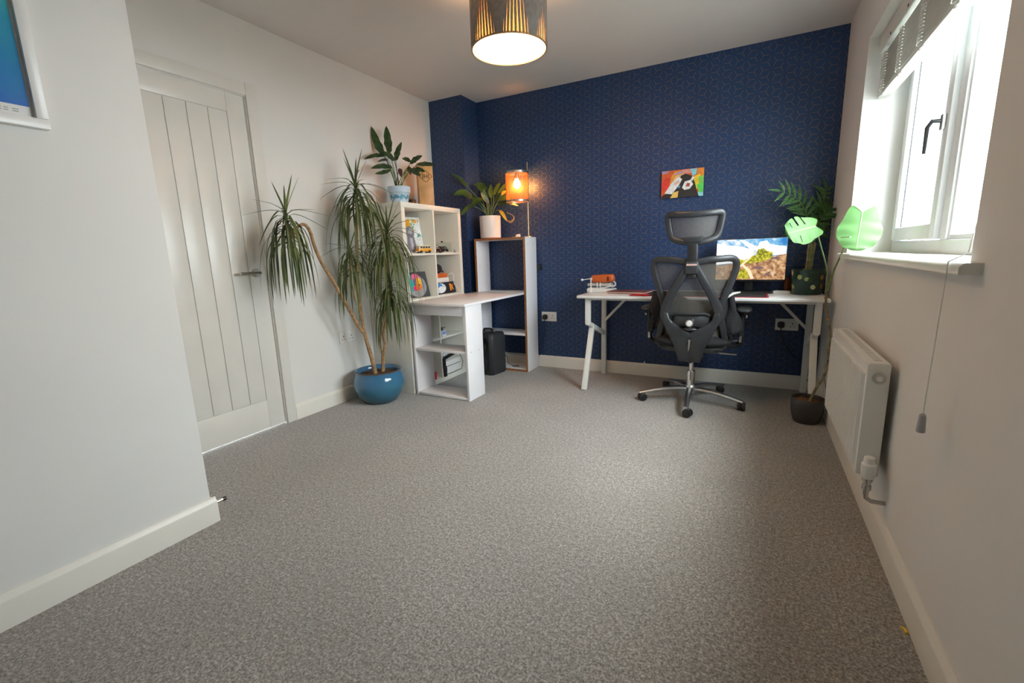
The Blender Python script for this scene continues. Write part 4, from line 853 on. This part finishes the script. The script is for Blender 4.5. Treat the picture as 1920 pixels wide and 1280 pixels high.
obj('tilt_lever', MB().tube([(CX + .06, CY - .02, .365), (CX + .20, CY - .03, .362), (CX + .215, CY - .03, .362)], .006, 8).tube([(CX + .205, CY - .03, .362), (CX + .275, CY - .035, .361)], .010, 10, flat=.7), M['steel'], ch, smooth=True)
obj('height_lever', MB().tube([(CX + .05, CY + .08, .40), (CX + .26, CY + .06, .435), (CX + .29, CY + .06, .437)], .006, 8), M['steel'], ch, smooth=True)
obj('seat', MB().grid(lambda a, c: (CX + .25*math.copysign(abs(math.cos(2*math.pi*a))**.55, math.cos(2*math.pi*a))*math.sin(math.pi*c)**.35, CY + .06 + .25*math.copysign(abs(math.sin(2*math.pi*a))**.55, math.sin(2*math.pi*a))*math.sin(math.pi*c)**.35, .448 - .042*math.cos(math.pi*c)), 36, 12), M['fabricb'], ch, smooth=True)
obj('seat_pan', MB().box(CX - .20, CY - .14, .392, CX + .20, CY + .24, .412), M['black'], ch, bev=.008)
# backrest: outer frame, mesh, yoke
hw = [(.978, .10), (.982, .17), (.984, .205), (.975, .234), (.945, .246), (.90, .240), (.84, .222), (.76, .195), (.69, .175), (.64, .170), (.58, .180), (.51, .196), (.45, .204), (.415, .192), (.400, .160), (.397, .09)]
right = [(CX + h_, z) for z, h_ in hw]; left = [(CX - h_, z) for z, h_ in hw][::-1]
loop = [(CX, .962)] + right + [(CX, .397)] + left
loop3 = smooth_path([(x, by(x, z) + .012, z) for x, z in loop], 3, True)
obj('back_frame', MB().tube(loop3, .0205, 12, closed=True, flat=.75, sq=.75, up=(0,1,0)), M['chairp'], ch, smooth=True)
def hwz(z):
    pr = sorted(hw)
    for (z0, h0), (z1, h1) in zip(pr, pr[1:]):
        if z0 <= z <= z1 and z1 > z0: return h0 + (h1 - h0) * (z - z0) / (z1 - z0)
    return pr[-1][1]
def topz(x): return .962 + .018 * min(1, abs(x - CX) / .15)
def msh(a, c):
    z = .40 + .565 * c; h_ = max(.15, hwz(min(z, .955))) ; x = CX + h_ * (2*a - 1)
    z = .40 + (topz(x) - .40) * c
    return (x, by(x, z) + .022 + .018*math.sin(math.pi*c), z)
obj('back_mesh', MB().grid(msh, 16, 18), M['mesh'], ch, smooth=True)
for sg in (-1, 1):
    pth = [(CX + sg*x, z) for x, z in ((.018, .945), (.035, .915), (.075, .845), (.118, .765), (.150, .690), (.163, .635), (.152, .592), (.118, .556), (.070, .528), (.030, .508), (.0, .495))]
    p3 = smooth_path([(x, by(x, z) - .018 + .012 * max(0, (z - .80)/.15), z) for x, z in pth], 4)
    obj('yoke_arm', MB().tube(p3, [.0215 + .007 * math.sin(math.pi * i / (len(p3) - 1)) for i in range(len(p3))], 12, flat=.75, sq=.75, up=(0,1,0)), M['chairp'], ch, smooth=True)
outr = [(.170, .650), (.172, .605), (.155, .550), (.128, .495), (.100, .440), (.084, .385), (.074, .345), (.068, .318)]; innr = [(.140, .640), (.128, .600), (.090, .555), (.050, .530), (.0, .500), (.0, .44), (.0, .38), (.0, .318)]
vs = []; fs = []; n = len(outr)
for sg in (-1, 1):
    for (xo, zo), (xi, zi) in zip(outr, innr):
        for f_ in (0, .33, .67, 1):
            x, z = CX + sg*(xo + (xi - xo)*f_), zo + (zi - zo)*f_; dp = .03 * max(0, (.46 - z) / .14)
            vs.append((x, by(x, z) - .028 + dp + .010*(1 - math.sin(math.pi*min(1, .5 + f_*.5)))*1.5, z))
for h_ in (0, 1):
    for i in range(n - 1):
        for j in range(3):
            a = h_*n*4 + i*4 + j; q = (a, a+1, a+5, a+4); fs.append(q if h_ else q[::-1])
o = obj('back_bracket', MB().add(vs, fs), M['chairp'], ch, smooth=True, ang=60)
md = o.modifiers.new('thickness', 'SOLIDIFY'); md.thickness = .030; md.offset = 0
md = o.modifiers.new('round', 'BEVEL'); md.width = .006; md.segments = 2; md.limit_method = 'ANGLE'
obj('bracket_foot', MB().tube([(CX, 3.125, .350), (CX, 3.16, .355), (CX, 3.22, .370)], [.050, .052, .050], 14, flat=.45, up=(1,0,0), sq=.7), M['black'], ch, smooth=True)
obj('bracket_inlay', MB().tube([(CX + .003, by(CX, .46) - .046, .475), (CX + .001, by(CX, .43) - .043, .43), (CX - .004, by(CX, .40) - .034, .395)], [.007, .006, .002], 8, flat=.4, up=(0,1,0)), M['steel'], ch, smooth=True, label='thin silver inlay')
lum = obj('lumbar_pad', MB().grid(lambda a, c: (CX + .125*(2*a - 1)*(1 - .12*c), by(CX + .125*(2*a-1), .59) + .002 - .014*math.sin(math.pi*a)*math.sin(math.pi*c), .545 + .095*c), 12, 8), M['chairp'], ch, smooth=True)
md = lum.modifiers.new('thickness', 'SOLIDIFY'); md.thickness = .016
obj('pad_rim', MB().tube([(CX - .112, by(CX - .11, .63) - .004, .628), (CX - .09, by(CX - .09, .64) - .012, .640), (CX, by(CX, .64) - .014, .640), (CX + .09, by(CX + .09, .64) - .012, .640), (CX + .112, by(CX + .11, .63) - .004, .628)], .008, 10), M['chairp'], lum, smooth=True)
kn = obj('lumbar_knob', MB().tube([(CX + .002, by(CX, .58) - .008, .592), (CX, by(CX, .58) - .060, .584)], [.022, .024], 20), M['steel'], ch, smooth=True)
obj('knob_cap', MB().tube([(CX, by(CX, .58) - .058, .584), (CX, by(CX, .58) - .064, .583)], [.019, .016], 18), M['metalw'], kn, smooth=True)
obj('knob_shelf', MB().blob((CX, by(CX, .55) - .020, .540), .045, .022, .012), M['chairp'], ch, smooth=True)
# headrest
obj('headrest_post', MB().box(CX - .030, by(CX, .96) - .020, .90, CX + .030, by(CX, .96) + .004, 1.10), M['black'], ch, bev=.007)
obj('post_clamp', MB().box(CX - .038, by(CX, .94) - .032, .892, CX + .038, by(CX, .94) + .012, .968), M['chairp'], ch, bev=.008)
obj('clamp_stripe', MB().box(CX - .030, by(CX, .94) - .0335, .944, CX + .030, by(CX, .94) - .0315, .955), plain('pale_red_stripe', (.55, .36, .32), .4), ch)
obj('post_tail', MB().box(CX - .026, by(CX, .94) - .020, .862, CX + .026, by(CX, .94) + .004, .895), M['black'], ch, bev=.009)
def hy(x, z): return 3.045 - .02*(z - 1.1)/.15 + .045*((x - CX)/.15)**2
hl = [(0, 1.252), (.09, 1.256), (.142, 1.258), (.156, 1.243), (.152, 1.20), (.141, 1.145), (.128, 1.118), (.10, 1.100), (.05, 1.088), (0, 1.086)]
lp3 = [(CX + x, hy(CX + x, z), z) for x, z in hl] + [(CX - x, hy(CX - x, z), z) for x, z in hl[1:-1]][::-1]
hr = obj('headrest_frame', MB().tube(smooth_path(lp3, 3, True), .0195, 12, closed=True, flat=.9, sq=.75, up=(0,1,0)), M['chairp'], ch, smooth=True)
def hz_(a, c):
    z = 1.092 + .160*c; h_ = .118 + .032*min(1, c*1.3); x = CX + h_*(2*a - 1); return (x, hy(x, z) + .012, z)
obj('headrest_mesh', MB().grid(hz_, 14, 8), M['mesh'], hr, smooth=True)
obj('headrest_hub', MB().prism([(-.062, 1.118), (.062, 1.118), (.045, 1.084), (-.045, 1.084)], (CX, hy(CX, 1.1) - .022, 0), (1,0,0), (0,0,1), (0, .03, 0)), M['chairp'], hr, bev=.006)
# armrests
for sg in (-1, 1):
    ax0 = CX + sg * .290
    ar = obj('armrest', MB().tube(smooth_path([(CX + sg*.17, CY + .03, .400), (CX + sg*.25, CY + .03, .405), (ax0, CY + .03, .43), (ax0, CY + .03, .50)], 4), .019, 12, flat=.8), M['black'], ch, smooth=True)
    obj('arm_post', MB().tube([(ax0, CY + .03, .47), (ax0, CY + .03, .636)], .027, 14, flat=.75, sq=.7), M['black'], ar, smooth=True)
    obj('height_button', MB().box(ax0 + sg*.020, CY + .005, .595, ax0 + sg*.034, CY + .03, .612), M['steel'], ar, bev=.003)
    obj('silver_trim', MB().box(ax0 - .008, CY - .001, .435, ax0 + .008, CY + .012, .475), M['steel'], ar, bev=.002)
    obj('arm_pad', MB().grid(lambda a, c: (ax0 + sg*.012 + .047*math.copysign(abs(math.cos(2*math.pi*a))**.7, math.cos(2*math.pi*a))*math.sin(math.pi*c)**.5, CY + .05 + .125*math.copysign(abs(math.sin(2*math.pi*a))**.7, math.sin(2*math.pi*a))*math.sin(math.pi*c)**.5, .648 - .017*math.cos(math.pi*c)), 28, 10), M['chairp'], ar, smooth=True)
# dark garment hung over the front of the backrest
def gar(a, c):
    x = CX + (2*a - 1) * (.285 - .05*c); z = .50 + .27*c
    fold = .020*math.sin(19*a + 3*c) + .012*math.sin(33*a - 5*c)
    return (x, by(CX, .7) + .105 + .05*math.sin(math.pi*a) + fold, z + .03*math.sin(7*a) - .06*math.sin(math.pi*a)*c)
jk = solo('folded_jacket', 'black jacket bundled on the seat against the chair back', 'jacket', MB().grid(gar, 40, 14), M['fabricb'], smooth=True)
md = jk.modifiers.new('thickness', 'SOLIDIFY'); md.thickness = .03
jk2 = obj('collar', MB().tube([(CX + .20, 3.17, .735), (CX + .235, 3.175, .762), (CX + .275, 3.19, .770)], [.006, .009, .005], 8), M['metalw'], jk, smooth=True, label='pale collar edge')

# ------------------------------------------------------------------ plants
def grow(root, base_pts, r0, r1, mat, name='stem', parent=None, n=5):
    p = smooth_path(base_pts, n); k = len(p)
    return obj(name, MB().tube(p, [r0 + (r1 - r0)*i/(k-1) for i in range(k)], 8), mat, parent or root, smooth=True)
def pot_round(prof, c, mat, parent, n=40): return obj('pot', MB().lathe(prof, c, n, cap=False), mat, parent, smooth=True, ang=60)

# dragon tree in a blue pot
dc = thing('dracaena_plant', 'tall drooping dracaena in a glossy blue pot by the bookcase', 'potted plant', (-2.415, 2.440, 0))
dcx, dcy = -2.425, 2.435
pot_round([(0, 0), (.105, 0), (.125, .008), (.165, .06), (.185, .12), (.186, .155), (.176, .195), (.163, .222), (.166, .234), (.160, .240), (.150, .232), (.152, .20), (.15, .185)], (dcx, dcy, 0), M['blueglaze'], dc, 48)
obj('pot_rim', MB().tube([(dcx + .1635*math.cos(q), dcy + .1635*math.sin(q), .2365) for q in [2*math.pi*i/48 for i in range(48)]], .0045, 8, closed=True), plain('brown_rim_glaze', (.10, .07, .05), .3), dc, smooth=True)
def mound(c, r, h): return lambda a, d: (c[0] + r*d*math.cos(2*math.pi*a), c[1] + r*d*math.sin(2*math.pi*a), c[2] + h*(1 - d*d) + .006*math.sin(11*a*6.28)*d)
obj('soil', MB().grid(mound((dcx, dcy, .205), .152, .012), 24, 5), M['soil'], dc, smooth=True)
def wclamp(p, m_=.012):
    return Vector((max(p.x, XL + m_), p.y, max(p.z, .02)))
def drac_crown(top, axis, nl, lmin, lmax, stem_obj, seed, droop=1.0, keep=lambda p: True):
    rg = random.Random(seed); axis = Vector(axis).normalized(); top = Vector(top)
    for k in range(nl):
        f_ = k / nl; a = k * 2.39996 + rg.uniform(-.25, .25)
        s0 = top - axis * (.20 * f_)
        el = R(84 - 62 * min(1, f_*1.25)**.9 + rg.uniform(-9, 9)); ln = rg.uniform(lmin, lmax) * (.62 + .55*min(1, f_*2.0))
        tgt = R(62) if f_ < .06 else R(max(-88, 40 - 150*min(1, f_*3.2) + rg.uniform(-14, 14)))
        pts = []; p = s0.copy(); n = 8; e = el; rate = rg.uniform(.34, .50) * droop
        for i in range(n + 1):
            pts.append(wclamp(p.copy()))
            d = Vector((math.cos(e)*math.cos(a), math.cos(e)*math.sin(a), math.sin(e)))
            p = p + d * (ln / n); e += (tgt - e) * rate
        if not keep(pts): continue
        ws = [.0045, .0064, .0072, .0073, .0068, .0060, .0048, .0032, .0004]
        out = Vector((math.cos(a), math.sin(a), .35))
        obj('leaf', MB().blade(pts, ws, out, .35), M['drac'], stem_obj, smooth=True, weld=False)
def outside_case(pts):
    return all(not (q.x < KX1 + .004 and q.y > KY0 - .006 and q.z < KH + .01) for q in pts)
t1 = grow(dc, [(-2.425, 2.405, .21), (-2.428, 2.385, .33), (-2.43, 2.355, .46), (-2.43, 2.340, .53)], .0165, .0135, M['bark'], 'trunk')
sA = grow(dc, [(-2.43, 2.342, .52), (-2.435, 2.305, .57), (-2.44, 2.235, .70), (-2.45, 2.14, .89), (-2.45, 2.06, 1.02), (-2.445, 2.01, 1.13), (-2.44, 1.985, 1.22), (-2.435, 1.95, 1.262), (-2.43, 1.91, 1.258), (-2.425, 1.86, 1.225), (-2.42, 1.845, 1.19), (-2.42, 1.815, 1.20), (-2.42, 1.812, 1.27)], .0125, .008, M['bark'], 'stem', t1)
sB = grow(dc, [(-2.43, 2.342, .52), (-2.435, 2.335, .60), (-2.43, 2.325, .75), (-2.425, 2.32, .90), (-2.42, 2.33, 1.05), (-2.42, 2.35, 1.25), (-2.42, 2.37, 1.47)], .0115, .008, M['bark'], 'stem', t1)
sE = grow(dc, [(-2.43, 2.326, .66), (-2.45, 2.30, .80), (-2.46, 2.295, .95), (-2.455, 2.30, 1.06)], .008, .007, M['bark'], 'stem', t1)
t2 = grow(dc, [(-2.41, 2.465, .21), (-2.405, 2.47, .27), (-2.40, 2.472, .34)], .0155, .013, M['bark'], 'trunk')
sC = grow(dc, [(-2.40, 2.472, .33), (-2.385, 2.485, .42), (-2.38, 2.475, .50), (-2.36, 2.49, .60), (-2.34, 2.50, .80), (-2.32, 2.51, 1.0), (-2.305, 2.515, 1.19)], .011, .008, M['bark'], 'stem', t2)
sD = grow(dc, [(-2.40, 2.472, .33), (-2.40, 2.46, .40), (-2.39, 2.455, .50), (-2.34, 2.48, .66), (-2.31, 2.50, .76), (-2.30, 2.505, .84)], .008, .007, M['bark'], 'stem', t2)
drac_crown((-2.42, 1.815, 1.31), (0, .05, 1), 62, .30, .39, sA, 11, 1.4)
drac_crown((-2.42, 2.372, 1.52), (0, -.05, 1), 72, .34, .46, sB, 12, 1.1, outside_case)
drac_crown((-2.303, 2.516, 1.215), (0, -.05, 1), 78, .34, .47, sC, 13, 1.1, outside_case)
drac_crown((-2.30, 2.506, .865), (.02, -.03, 1), 52, .28, .38, sD, 14, 1.3, outside_case)
drac_crown((-2.455, 2.30, 1.11), (0, -.05, 1), 40, .28, .38, sE, 15, 1.3, outside_case)

def leaf_flat(path, wmax, ref, mat, parent, name='leaf', fold=.18, prof=None, wave=0):
    p = smooth_path(path, 4); k = len(p)
    prof = prof or (lambda f: math.sin(math.pi * min(1, max(0, f))**.8)**.8)
    ws = [max(.0006, wmax * prof(i/(k-1)) * (1 + wave*math.sin(i*2.6))) for i in range(k)]
    return obj(name, MB().blade(p, ws, ref, fold), mat, parent, smooth=True, weld=False, ang=80)
VIEW = -CF
# calathea on top of the bookcase
cl_ = thing('calathea_plant', 'calathea with wavy patterned leaves in a blue and white pot', 'potted plant', (-2.45, 2.845, KH))
cc = Vector((-2.45, 2.845, KH))
pot_round([(0, 0), (.056, 0), (.060, .006), (.076, .085), (.078, .088), (.084, .090), (.087, .130), (.086, .134), (.080, .134), (.077, .095), (.06, .09)], cc, plain('pale_blue_pot', (.50, .64, .76), .45, var=.08, nsc=20), cl_, 36)
b = MB(); vs = []; NB = 72
for i in range(NB):
    a = 2*math.pi*i/NB; hi = .066 + .008*math.sin(9*a) + .004*math.sin(17*a); lo = .036 + .012*abs(math.sin(4.5*a)) + .004*math.sin(13*a)
    for z in (lo, (lo+hi)/2, hi):
        r_ = .0600 + .0160*(z - .006)/.079 + .0009; vs.append(cc + Vector((r_*math.cos(a), r_*math.sin(a), z)))
obj('painted_band', b.add(vs, [(3*i + j, 3*((i+1) % NB) + j, 3*((i+1) % NB) + j + 1, 3*i + j + 1) for i in range(NB) for j in (0, 1)]), plain('blue_painted_waves', (.10, .30, .45), .5, var=.2, nsc=30), cl_, smooth=True)
obj('soil', MB().grid(mound((cc.x, cc.y, KH + .112), .079, .008), 20, 4), M['soil'], cl_, smooth=True)
tc = 3.475
def vleaf(root, t0, base, tip, w_, mat, dt=0, mid=None, stem_from=None, stem_mat=None, wave=0, fold=.18, bulge=.03, tw=0):
    """leaf from photo-direction base to tip at forward distance t0 (+dt towards the tip); leaf has its own petiole"""
    b_ = at(base[0], base[1], t0 + dt*.4); e_ = at(tip[0], tip[1], t0 + dt)
    m_ = (b_ + e_)/2 + Vector((0, 0, bulge)) if mid is None else at(mid[0], mid[1], t0 + dt*.7)
    b_, m_, e_ = wclamp(b_), wclamp(m_), wclamp(e_)
    ref = (VIEW + Vector((tw, 0, .35))).normalized()
    lf = leaf_flat([b_, m_, e_], w_, ref, mat, root, wave=wave, fold=fold)
    if stem_from is not None:
        s0 = Vector(stem_from); grow(root, [s0, s0*.5 + b_*.5 + Vector((0, 0, .02)), b_], .0032, .0022, stem_mat or M['stemg'], 'petiole', lf)
    return lf
so_ = cc + Vector((0, 0, .118))
for i, (bs, tp, md_, w_, dt, mt) in enumerate([((720, 292), (689, 238), (707, 268), .036, .02, 'cal'), ((731, 288), (724, 236), (727, 262), .036, .03, 'cal'), ((742, 302), (753, 266), (746, 284), .028, .05, 'cal'), ((722, 292), (682, 299), (702, 292), .024, -.10, 'cal'), ((736, 314), (695, 316), (715, 312), .030, -.12, 'cal'), ((733, 318), (703, 326), (718, 324), .026, -.16, 'cal'),
        ((740, 302), (712, 286), (727, 290), .026, -.05, 'cal'), ((769, 307), (792, 292), (781, 298), .030, -.05, 'cal'), ((770, 304), (754, 297), (761, 298), .022, .10, 'cal'), ((782, 308), (817, 310), (800, 308), .026, -.12, 'cal'), ((764, 318), (788, 330), (777, 322), .030, -.18, 'cal'), ((772, 318), (797, 322), (785, 318), .026, -.08, 'cal'), ((748, 316), (752, 332), (751, 322), .020, -.10, 'calr'), ((765, 312), (770, 328), (768, 318), .018, -.02, 'calr'), ((728, 300), (708, 303), (718, 300), .016, .05, 'cal')]):
    vleaf(cl_, tc, bs, tp, w_ * .82, M[mt], dt, md_, so_ + Vector((random.uniform(-.02, .02), random.uniform(-.02, .02), 0)), M['calr'] if i % 3 == 0 else M['stemg'], wave=.12)

# peace lily on the tall shelf
pl_ = thing('peace_lily', 'peace lily in a white cylinder pot on the tall shelf', 'potted plant', (-2.135, 3.675, SH))
pc2 = Vector((-2.135, 3.680, SH + .0007))
obj('saucer', MB().lathe([(0, 0), (.085, 0), (.092, .012), (.088, .013), (.082, .006), (0, .006)], pc2, 36), M['terracotta'], pl_, smooth=True)
pot_round([(0, .008), (.090, .008), (.094, .012), (.096, .195), (.095, .199), (.090, .199), (.088, .17), (.05, .17)], pc2, M['whitec'], pl_, 40)
obj('soil', MB().grid(mound((pc2.x, pc2.y, SH + .174), .0885, .006), 20, 4), M['soil'], pl_, smooth=True)
tpl = 4.06
so_ = pc2 + Vector((0, 0, .18))
for i, (bs, tp, md_, w_, dt, mt) in enumerate([((879, 352), (846, 327), (860, 334), .022, -.05, 'lily'), ((886, 371), (851, 366), (868, 362), .044, -.16, 'lily'), ((903, 371), (882, 390), (894, 378), .036, -.20, 'lily'), ((881, 384), (864, 404), (872, 395), .024, -.10, 'lily'), ((914, 356), (888, 347), (902, 346), .026, .05, 'lily'), ((909, 364), (894, 346), (900, 352), .026, .03, 'lily'), ((926, 366), (938, 343), (932, 352), .024, .06, 'lily'), ((932, 368), (951, 342), (944, 352), .024, .05, 'lily'), ((921, 372), (921, 345), (920, 358), .026, .02, 'lily'), ((935, 376), (962, 378), (950, 370), .026, -.06, 'lily'), ((932, 382), (972, 386), (954, 380), .022, -.02, 'lily'), ((940, 366), (950, 358), (946, 360), .018, .0, 'lilyy'), ((912, 378), (908, 354), (909, 364), .024, -.03, 'lily'), ((937, 394), (951, 415), (943, 402), .020, -.14, 'lilyy'), ((927, 378), (941, 362), (935, 367), .024, -.10, 'lily'), ((917, 382), (902, 360), (908, 370), .026, -.08, 'lily'), ((899, 378), (880, 372), (890, 372), .020, .02, 'lily')]):
    vleaf(pl_, tpl, bs, tp, w_ * .82, M[mt], dt, md_, so_ + Vector((random.uniform(-.03, .03), random.uniform(-.03, .03), 0)), M['stemg'], wave=.04, fold=.25)
obj('dry_leaf', MB().blade(smooth_path([at(951, 413, tpl - .16), at(958, 416, tpl - .17), at(964, 409, tpl - .16), at(960, 403, tpl - .15), at(950, 398, tpl - .15)], 4), [.003, .006, .009, .011, .011, .010, .009, .007, .006, .005, .004, .0035, .003, .003, .003, .003, .0025], VIEW, .3), plain('dry_brown_leaf', (.38, .20, .08), .7), pl_, smooth=True, weld=False)

# palm in a floral tin on the desk
pa = thing('parlour_palm', 'palm in a dark floral tin on the desk corner', 'potted plant', (.325, 3.56, WZ))
pc3 = Vector((.325, 3.585, WZ))
t = NT('floral_tin'); vo_ = t.node('ShaderNodeTexVoronoi'); vo_.inputs['Scale'].default_value = 26; t.l.new(t.coord(), vo_.inputs['Vector'])
fl = t.math('LESS_THAN', vo_.outputs['Distance'], .42); sp_ = t.node('ShaderNodeSeparateColor'); t.l.new(vo_.outputs['Color'], sp_.inputs[0])
fc = t.ramp(sp_.outputs[0], [(.0, (.012, .06, .035)), (.45, (.015, .07, .03)), (.5, (.35, .42, .12)), (.7, (.55, .60, .30)), (.85, (.60, .22, .02))]); fc.node.color_ramp.interpolation = 'CONSTANT'
t.set(Base_Color=t.mix(fl, (.008, .035, .03, 1), fc), Roughness=.3); M['tin'] = t.m
pot_round([(0, 0), (.080, 0), (.084, .004), (.094, .155), (.096, .158), (.096, .164), (.090, .164), (.088, .14), (.04, .14)], pc3, M['tin'], pa, 40)
obj('soil', MB().grid(mound((pc3.x, pc3.y, WZ + .145), .087, .006), 20, 4), M['soil'], pa, smooth=True)
tpa = 2.99
lfm = MB(); lfm.blade([(0, 0, 0), (.25, 0, .02), (.6, 0, .02), (1, 0, -.06)], [.025, .105, .095, .005], (0,0,1), .3)
proto = None
def frond(pts, n, ln, seed):
    global proto
    rg = random.Random(seed); p = smooth_path([Vector((min(q.x, .395), min(q.y, YB - .05), q.z)) for q in pts], 6); k = len(p)
    rc = obj('frond', MB().tube(p, [.0038 - .0026*i/(k-1) for i in range(k)], 6), M['stemg'], pa, smooth=True)
    off = OFF[pa.name]
    for i in range(n):
        f_ = .40 + .60 * i / (n - 1); q = f_ * (k - 1); i0 = min(k - 2, int(q)); pos = p[i0].lerp(p[i0+1], q - i0); tg_ = (p[i0+1] - p[i0]).normalized()
        sd = tg_.cross(VIEW).normalized()
        for sg in ((-1, 1) if i < n - 1 else (0,)):
            d = (tg_ * (.62 + .5*(sg == 0)) + sd * sg * .75 + Vector((0, 0, -.22)) + Vector((rg.uniform(-.1, .1), rg.uniform(-.1, .1), rg.uniform(-.1, .1)))).normalized()
            L = ln * (1.0 - .45*abs(f_ - .65)) * rg.uniform(.85, 1.1)
            d = Vector((min(d.x, (XR - .015 - pos.x)/L - .12), min(d.y, (YB - .015 - pos.y)/L - .12), d.z)).normalized()
            xa = d; ya = VIEW.cross(d).normalized(); za = xa.cross(ya)
            if proto is None: lo = obj('leaflet', lfm, M['palm'], rc, smooth=True, weld=False); lo.data.transform(Matrix.Translation(off)); proto = lo
            else: lo = proto.copy(); COL.objects.link(lo); lo.parent = rc
            mm = Matrix(((xa.x*L, ya.x*L, za.x*L, 0), (xa.y*L, ya.y*L, za.y*L, 0), (xa.z*L, ya.z*L, za.z*L, 0), (0, 0, 0, 1)))
            lo.matrix_local = Matrix.Translation(pos - off) @ mm
b0 = pc3 + Vector((0, 0, .145))
for i, (uv, dt, n, ln) in enumerate([([(1519, 440), (1512, 400), (1494, 372), (1464, 358)], -.05, 9, .105), ([(1522, 430), (1530, 395), (1548, 372), (1578, 352)], .02, 9, .105), ([(1524, 440), (1540, 410), (1556, 398), (1580, 392)], -.10, 8, .10), ([(1518, 450), (1514, 420), (1508, 398), (1494, 380)], .10, 8, .10), ([(1522, 450), (1532, 420), (1544, 402), (1560, 378)], .12, 8, .10), ([(1526, 455), (1544, 432), (1556, 424), (1574, 424)], -.04, 7, .085), ([(1516, 455), (1506, 432), (1498, 426), (1486, 430)], .04, 6, .08)]):
    frond([b0 + Vector((random.uniform(-.02, .02), random.uniform(-.02, .02), 0))] + [at(u_, v_, tpa + dt * k_ / 3) for k_, (u_, v_) in enumerate(uv)], n, ln, 30 + i)
for i, (u_, v_) in enumerate(((1517, 452), (1523, 446), (1529, 455))): grow(pa, [b0 + Vector((.012*(i - 1), 0, 0)), at(u_, v_, tpa)], .007, .005, M['stemb'], 'cane')

# monstera beside the radiator
mo = thing('monstera_plant', 'leggy monstera with two large leaves in a dark grey pot', 'potted plant', (.345, 3.115, 0))
mc_ = Vector((.340, 3.125, 0))
pot_round([(0, 0), (.062, 0), (.070, .006), (.084, .06), (.088, .11), (.087, .148), (.084, .150), (.081, .146), (.08, .125), (.04, .125)], mc_, M['greyp'], mo, 40)
obj('soil', MB().grid(mound((mc_.x, mc_.y, .128), .081, .006), 20, 4), plain('bark_chips', (.16, .07, .025), .9, var=.7, nsc=120, bump=.9, bsc=140, bd=.005), mo, smooth=True)
tm = 2.71
cane = [at(u_, v_, tm + d_) for u_, v_, d_ in ((1518, 752, .0), (1530, 728, -.01), (1544, 706, -.03), (1552, 684, -.06), (1554, 655, -.09), (1557, 625, -.12), (1552, 598, -.14), (1549, 575, -.15), (1549, 558, -.16), (1552, 545, -.17))]
sc_ = grow(mo, cane, .0075, .006, M['stemb'], 'stem')
for i in (3, 4, 6, 8): obj('stem_node', MB().blob(tuple(cane[i]), .0095, .0095, .008), plain('brown_node_%d' % i, (.36, .16, .06), .7), sc_, smooth=True)
obj('aerial_root', MB().tube(smooth_path([cane[2], at(1548, 722, tm - .03), at(1551, 742, tm - .03)], 4), .003, 6), M['bark'], mo, smooth=True)
def heart(base, tip, width, t0, dt, cuts, name_ref, tw):
    b_, e_ = at(base[0], base[1], t0), at(tip[0], tip[1], t0 + dt); L = (e_ - b_).length; y_ = (e_ - b_).normalized(); n_ = (VIEW + Vector(tw)).normalized(); x_ = y_.cross(n_).normalized(); n_ = x_.cross(y_)
    out = []; N = 60
    for i in range(N + 1):
        a = math.pi * i / N            # 0 at sinus (base), pi at tip
        r_ = width * math.sin(a)**.62 * (1.0 - .10*math.cos(2*a)); yy = -.30*L*math.sin(min(a, .9)/.9*math.pi)**1.2*(a < .9) + L*(1 - math.cos(a))/2
        out.append((r_, yy))
    vs, fs, nr = [], [], 6
    for sg in (-1, 1):
        o0 = len(vs)
        for i, (r_, yy) in enumerate(out):
            f0 = 1.0
            for (s2, a0, a1, dep) in cuts:
                pass
            ym = max(0, min(L, yy)) 
            for j in range(nr + 1):
                q = j / nr * f0; x = r_*q*sg; y2 = ym + (yy - ym)*q; bend = -.10*width*(q**2) - .05*L*(y2/L)**2 + .004*math.sin(i*.5)*q
                vs.append(b_ + x_*x + y_*y2 + n_*bend)
        for i in range(N):
            for j in range(nr):
                if any(s2 == sg and a0 < i < a1 and j >= 2 and j < dep for s2, a0, a1, dep in cuts): continue
                a = o0 + i*(nr+1) + j; q = (a, a+1, a+nr+2, a+nr+1); fs.append(q if sg > 0 else q[::-1])
    lf = obj('leaf', MB().add(vs, fs), M['mon'], mo, smooth=True, ang=80, label=name_ref)
    obj('midrib', MB().tube([b_ + n_*.0012, b_ + y_*(L*.5) + n_*(.0012 - .0125*L), b_ + y_*(L*.98) + n_*(.0012 - .048*L)], [.0022, .0016, .0006], 6), plain('pale_midrib_%d' % len(bpy.data.materials), (.35, .52, .22), .5), lf, smooth=True)
    return b_, lf
b1, l1 = heart((1529, 424), (1480, 436), .074, 2.48, -.06, [(1, 20, 23, 6), (1, 30, 33, 6), (1, 40, 42, 5), (-1, 34, 36, 5)], 'split green leaf facing the room', (.25, 0, .35))
b2, l2 = heart((1617, 398), (1606, 464), .084, 2.29, -.08, [(1, 36, 38, 5)], 'broad green leaf against the bright window', (-.55, .0, .05))
grow(mo, [cane[8], at(1551, 510, 2.53), at(1540, 465, 2.50), b1], .0045, .0032, M['stemg'], 'petiole', l1)
grow(mo, [cane[9], at(1563, 508, 2.50), at(1583, 465, 2.41), at(1604, 415, 2.31), b2], .0048, .0032, M['stemg'], 'petiole', l2)
solo('black_cable', 'black cable hanging from the right end of the desk to the floor', 'cable', MB().tube(smooth_path([(.40, 3.80, .715), (.418, 3.79, .66), (.415, 3.78, .50), (.408, 3.78, .33), (.412, 3.775, .20), (.400, 3.77, .10), (.37, 3.80, .02)], 5), .0032, 6), M['black'], smooth=True)
